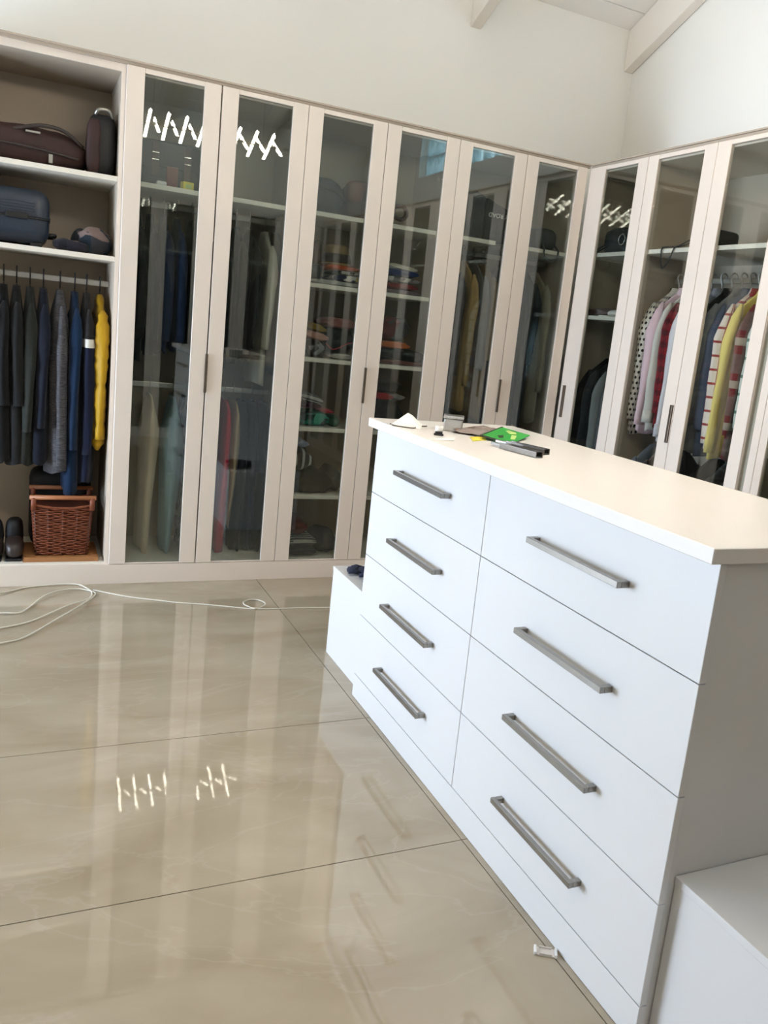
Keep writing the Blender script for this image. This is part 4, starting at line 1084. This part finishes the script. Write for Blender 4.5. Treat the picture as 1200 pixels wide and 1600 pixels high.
s = thing('crossbody_bag', 'black crossbody bag with a thin strap hanging in a loop over the shelf edge', 'bag', (0.165, -0.930, 1.9585), RZ)
blob('bag_body', 'nylon_grey', (0.165, 0.17, 0.098), 0.4, 0.45, 0.004, 9, 55, s)
MB().tube(spline([(-0.07, -0.06, 0.06), (-0.085, -0.11, 0.035), (-0.11, -0.138, 0.010), (-0.135, -0.146, -0.002), (-0.155, -0.147, -0.05), (-0.19, -0.147, -0.098), (-0.215, -0.147, -0.085), (-0.225, -0.147, -0.04), (-0.228, -0.146, -0.002), (-0.215, -0.135, 0.008), (-0.14, -0.10, 0.014), (-0.08, -0.06, 0.045)], 7), 0.0035, 6).build('thin_strap', 'dark', s, True)
# shelf wardrobe at the picture edge
for i, (lb, mt, z) in enumerate([('dark folded top on the upper close shelf at the right picture edge', c('s_a', (36, 36, 40)), 1.543),
                                 ('black folded top on the middle close shelf at the right picture edge', c('s_b', (30, 30, 34)), 1.295),
                                 ('blue grey folded top on the lower close shelf at the right picture edge', c('s_c', (62, 84, 96)), 1.046)]):
    folded('folded_tshirt', lb, mt, 0, 0.20, 0, 0, (0.03, 0.022, 0.05)[i], depth=0.28, seed=320 + i, cat='top', origin=(0.07, -1.63, z + 0.0005), rz=RZ)

# dark clothes in the rear run, mirrored in the back glass and added to absorb fill light
CB = ('dark', '', 'hangers in the rear run')
words = ['black', 'dark navy', 'charcoal', 'midnight blue', 'dark grey']
for k in range(5):
    for j in range(5):
        x = -0.04 - 0.848 * k - 0.11 - 0.155 * j
        col = [(22, 22, 24), (28, 34, 52), (40, 40, 44), (30, 42, 70), (54, 54, 58)][(j + 2 * k) % 5]
        garment('hanging_coat', words[(j + 2 * k) % 5] + ' coat in the rear wardrobe unit ' + RL[k].replace(' of the run', ''), 'coat', cloth('rear_cloth', col), (x, -5.15, 1.88), PI, 0.5, th=0.062, sleeve=0.6, seed=400 + 5 * k + j, hang=CB)
# ------------------------------------------------------------------ clutter on the island top
IT = 1.0822
p = MB()
p.prism([(-0.06, 0.0), (-0.058, 0.0), (0.004, 0.046), (0.062, 0.0), (0.060, 0.0), (0.004, 0.0445)][:6], 1, -0.045, 0.045)
o = MB()
pv = [(-0.055, -0.045, 0.0), (0.050, -0.050, 0.0), (-0.002, -0.02, 0.046), (-0.045, 0.05, 0.004), (0.045, 0.045, 0.002), (0.006, 0.04, 0.034)]
pf = [(0, 1, 2), (0, 2, 5, 3), (1, 4, 5, 2)]
o.v = pv + [(a, b, c_ + 0.0012) for a, b, c_ in pv]
o.f = [tuple(reversed(f)) for f in pf] + [tuple(i + 6 for i in f) for f in pf] + [(0, 1, 7, 6), (0, 6, 9, 3), (1, 4, 10, 7), (3, 9, 11, 5), (5, 11, 10, 4)]
o = o.build('paper_scrap', 'paper', None); o.location = (-1.735, -1.628, IT); o.rotation_euler = (0, 0, R(-32))
tag(o, 'white folded paper scrap standing like a tent on the far end of the island top', 'paper')
o = MB().tube([(q.x, q.y, q.z) for q in spline([(-1.800, -1.622, IT + 0.003), (-1.795, -1.655, IT + 0.002), (-1.75, -1.695, IT + 0.002), (-1.715, -1.665, IT + 0.003), (-1.698, -1.641, IT + 0.002), (-1.663, -1.630, IT + 0.003)], 6)], 0.0022, 6).build('short_wire', 'bronze', None, True)
tag(o, 'short bent brown wire lying around the paper scrap', 'wire')
t = thing('metal_tin', 'small square silver tin on the island top', 'tin', (-1.592, -1.690, IT), R(-28))
MB().box(-0.033, 0.033, -0.033, 0.033, 0, 0.043).build('tin_body', 'silver', t, bevel=0.005, seg=3)
MB().box(-0.0355, 0.0355, -0.0355, 0.0355, 0.043, 0.053).build('tin_lid', 'silver', t, bevel=0.003)
t = thing('cable_plug', 'small white plug with a black base on the island top', 'plug', (-1.715, -1.830, IT), R(-25))
MB().box(-0.016, 0.016, -0.010, 0.010, 0, 0.006).box(-0.012, 0.012, -0.008, 0.008, 0.006, 0.012).build('plug_base', 'dark', t, bevel=0.0015)
MB().tube([(-0.013, 0, 0.0215), (0.013, 0, 0.0215)], 0.0095, 14).build('plug_barrel', 'white_plastic', t, True)
MB().tube([(0.0132, 0, 0.0215), (0.0142, 0, 0.0215)], 0.005, 12).build('plug_socket', 'alu', t)
def quad(name, pts, mat, label, cat, th=0.0015, z=IT):
    o = MB().prism(pts, 2, z, z + th).build(name, mat, None, bevel=0.0005, seg=1)
    return tag(o, label, cat)
quad('paper_strip', [(-1.800, -1.955), (-1.715, -1.940), (-1.678, -1.880), (-1.745, -1.905)], 'paper', 'flat white paper slip at the drawer edge of the island top', 'paper')
quad('yellow_card', [(-1.640, -1.930), (-1.566, -1.890), (-1.530, -1.806), (-1.605, -1.842)], 'yellow', 'bright yellow card under the clear plastic bag', 'card')
t = thing('plastic_bag', 'crumpled smoky plastic packaging behind the green packet', 'packaging', (-1.49, -1.735, IT + 0.002), R(40))
m = MB(); rs = []
for j in range(11):
    ring = []
    for i in range(11):
        x = -0.11 + 0.22 * i / 10; y = -0.08 + 0.16 * j / 10
        e = max(abs(x) / 0.11, abs(y) / 0.08)
        z = 0.004 + 0.026 * (1 - e ** 2) * (0.6 + 0.5 * noise.noise(Vector((x * 22, y * 22, 3)))) + 0.004 * noise.noise(Vector((x * 60, y * 60, 1)))
        ring.append((x, y, max(0.001, z)))
    rs.append(ring)
m.rings(rs, cap=False, close=False); n0 = len(m.v)
m.v += [(a, b, 0.0) for a, b, _ in m.v]; m.f += [tuple(reversed([i + n0 for i in f])) for f in list(m.f)]
m.build('bag_film', 'smoke', t, True)
MB().box(-0.09, 0.09, 0.066, 0.074, 0.001, 0.010).build('bag_seal', 'leather_tan', t, bevel=0.002)
t = thing('green_packet', 'bright green foil packet with pale print on the island top', 'packet', (-1.463, -1.838, IT + 0.010), R(42))
t.rotation_euler = (R(7), R(-3), R(42))
MB().box(-0.112, 0.112, -0.052, 0.052, 0.0, 0.004).build('packet_foil', 'green', t, bevel=0.002)
MB().box(-0.116, 0.116, 0.050, 0.056, 0.0, 0.005).box(-0.116, -0.108, -0.052, 0.050, 0.0, 0.005).build('packet_edge', 'darkgreen', t)
MB().prism([(0.03, 0.0), (0.06, 0.022), (0.085, 0.02), (0.08, -0.01), (0.05, -0.02)], 2, 0.0041, 0.0048).build('pale_logo', 'lime', t)
MB().prism([(-0.05, -0.03), (0.02, -0.012), (0.03, -0.028), (-0.04, -0.042)], 2, 0.0041, 0.0048).build('print_stroke', 'lime', t)
MB().prism([(-0.08, 0.0), (-0.05, 0.016), (-0.02, 0.004), (-0.06, -0.008)], 2, 0.0041, 0.0048).build('print_leaf', 'darkgreen', t)
def slide(label, x, y, rz, L_):
    t = thing('drawer_runner', label, 'runner', (x, y, IT), rz, 'metal runner pieces on the island')
    MB().box(-L_, L_, -0.014, -0.011, 0, 0.018).box(-L_, L_, 0.011, 0.014, 0, 0.018).box(-L_, L_, -0.011, 0.011, 0, 0.003).build('channel', 'galv', t, bevel=0.0008, seg=1)
    MB().box(-L_ - 0.05, L_ * 0.7, -0.007, 0.007, 0.004, 0.013).build('inner_bar', 'steel', t, bevel=0.001)
    MB().box(L_ * 0.35, L_ * 0.9, -0.0105, 0.0105, 0.0135, 0.0165).build('end_stop', 'dark', t, bevel=0.001)
slide('front steel drawer runner lying on the island top', -1.588, -2.135, R(-79), 0.082)
slide('rear steel drawer runner lying on the island top', -1.527, -2.075, R(-72), 0.078)
# gloves on the far bench
for k, (x, y, a, lb) in enumerate(((-1.625, -1.165, 150, 'dark navy knitted glove with fingers towards the wardrobes on the far bench'),
                                   (-1.610, -1.275, 215, 'dark navy knitted glove lying nearest the island on the far bench'))):
    g = thing('knitted_glove', lb, 'glove', (x, y, 0.3905), R(a), 'gloves on the far bench')
    blob('glove_palm', 'navy_knit', (0.10, 0.085, 0.032), 0.7, 0.6, 0.003, 14, 80 + k, g)
    for f in range(4):
        yy = -0.032 + f * 0.021
        MB().tube([(0.035, yy, 0.014), (0.065, yy * 1.1, 0.018), (0.085 + 0.01 * (f in (1, 2)), yy * 1.15, 0.012)], [0.0105, 0.0105, 0.008], 8).build('glove_finger', 'navy_knit', g, True)
    MB().tube([(-0.02, 0.035, 0.014), (0.01, 0.058, 0.015), (0.035, 0.066, 0.012)], [0.011, 0.0105, 0.008], 8).build('glove_thumb', 'navy_knit', g, True)
    MB().tube([(-0.035, 0, 0.017), (-0.075, 0, 0.016)], [0.019, 0.017], 10).build('glove_cuff', 'navy_knit', g, True)


# ------------------------------------------------------------------ on the floor
def cable(name, pts, rad, mat, label, cat, n=8, z=None):
    P = spline(pts, n)
    o = MB().tube(P, rad, 8).build(name, mat, None, smooth=True)
    return tag(o, label, cat)
zc = 0.0042
cpts = [(-3.45, -0.30), (-3.20, -0.19), (-3.025, -0.116), (-2.917, -0.036), (-2.776, -0.012), (-2.69, -0.025), (-2.644, -0.083), (-2.628, -0.15), (-2.654, -0.251), (-2.76, -0.344),
        (-2.892, -0.489), (-3.014, -0.563), (-3.25, -0.66), (-3.46, -0.55), (-3.40, -0.40), (-3.2, -0.40), (-3.018, -0.392), (-2.943, -0.386), (-2.891, -0.292), (-2.836, -0.175), (-2.75, -0.105),
        (-2.67, -0.09), (-2.614, -0.163), (-2.677, -0.311), (-2.791, -0.488), (-2.917, -0.672), (-3.01, -0.733), (-3.3, -0.86)]
m = MB().tube([(p.x, p.y, zc + 0.006 * (0.5 + 0.5 * math.sin(i * 0.21))) for i, p in enumerate(spline([(a, b, 0) for a, b in cpts], 8))], 0.0036, 8)
tag(m.build('power_cord', 'cord', None, True), 'white power cord lying in loose loops on the floor before the open bay', 'cord')
cpts = [(-2.62, -0.10), (-2.471, -0.217), (-2.332, -0.29), (-2.259, -0.327), (-2.105, -0.383), (-1.95, -0.452), (-1.90, -0.463), (-1.855, -0.43), (-1.845, -0.388), (-1.868, -0.345), (-1.908, -0.338), (-1.945, -0.37),
        (-1.945, -0.42), (-1.90, -0.462), (-1.813, -0.476), (-1.68, -0.480), (-1.555, -0.491), (-1.3, -0.52), (-1.0, -0.6)]
m = MB().tube([(p.x, p.y, 0.0032 + (0.0065 if 45 < i < 100 else 0) * 0.5) for i, p in enumerate(spline([(a, b, 0) for a, b in cpts], 8))], 0.003, 8)
tag(m.build('thin_cord', 'cord', None, True), 'thin grey-white cord with one small ring, running across the floor to the bench', 'cord')
clip = thing('plastic_clip', 'small clear plastic clip lying on the floor against the island plinth', 'clip', (-1.8035, -2.868, 0), R(-32))
MB().box(-0.021, 0.021, -0.013, 0.013, 0.0, 0.004).box(-0.015, 0.015, -0.013, -0.010, 0.004, 0.008).box(-0.015, 0.015, 0.010, 0.013, 0.004, 0.008).build('clip_body', 'milky', clip, bevel=0.001)
for s in (-1, 1):
    MB().box(s * 0.0245 - 0.003, s * 0.0245 + 0.003, -0.013, 0.013, 0.0, 0.009).build('clip_flange', 'white_plastic', clip, bevel=0.001)
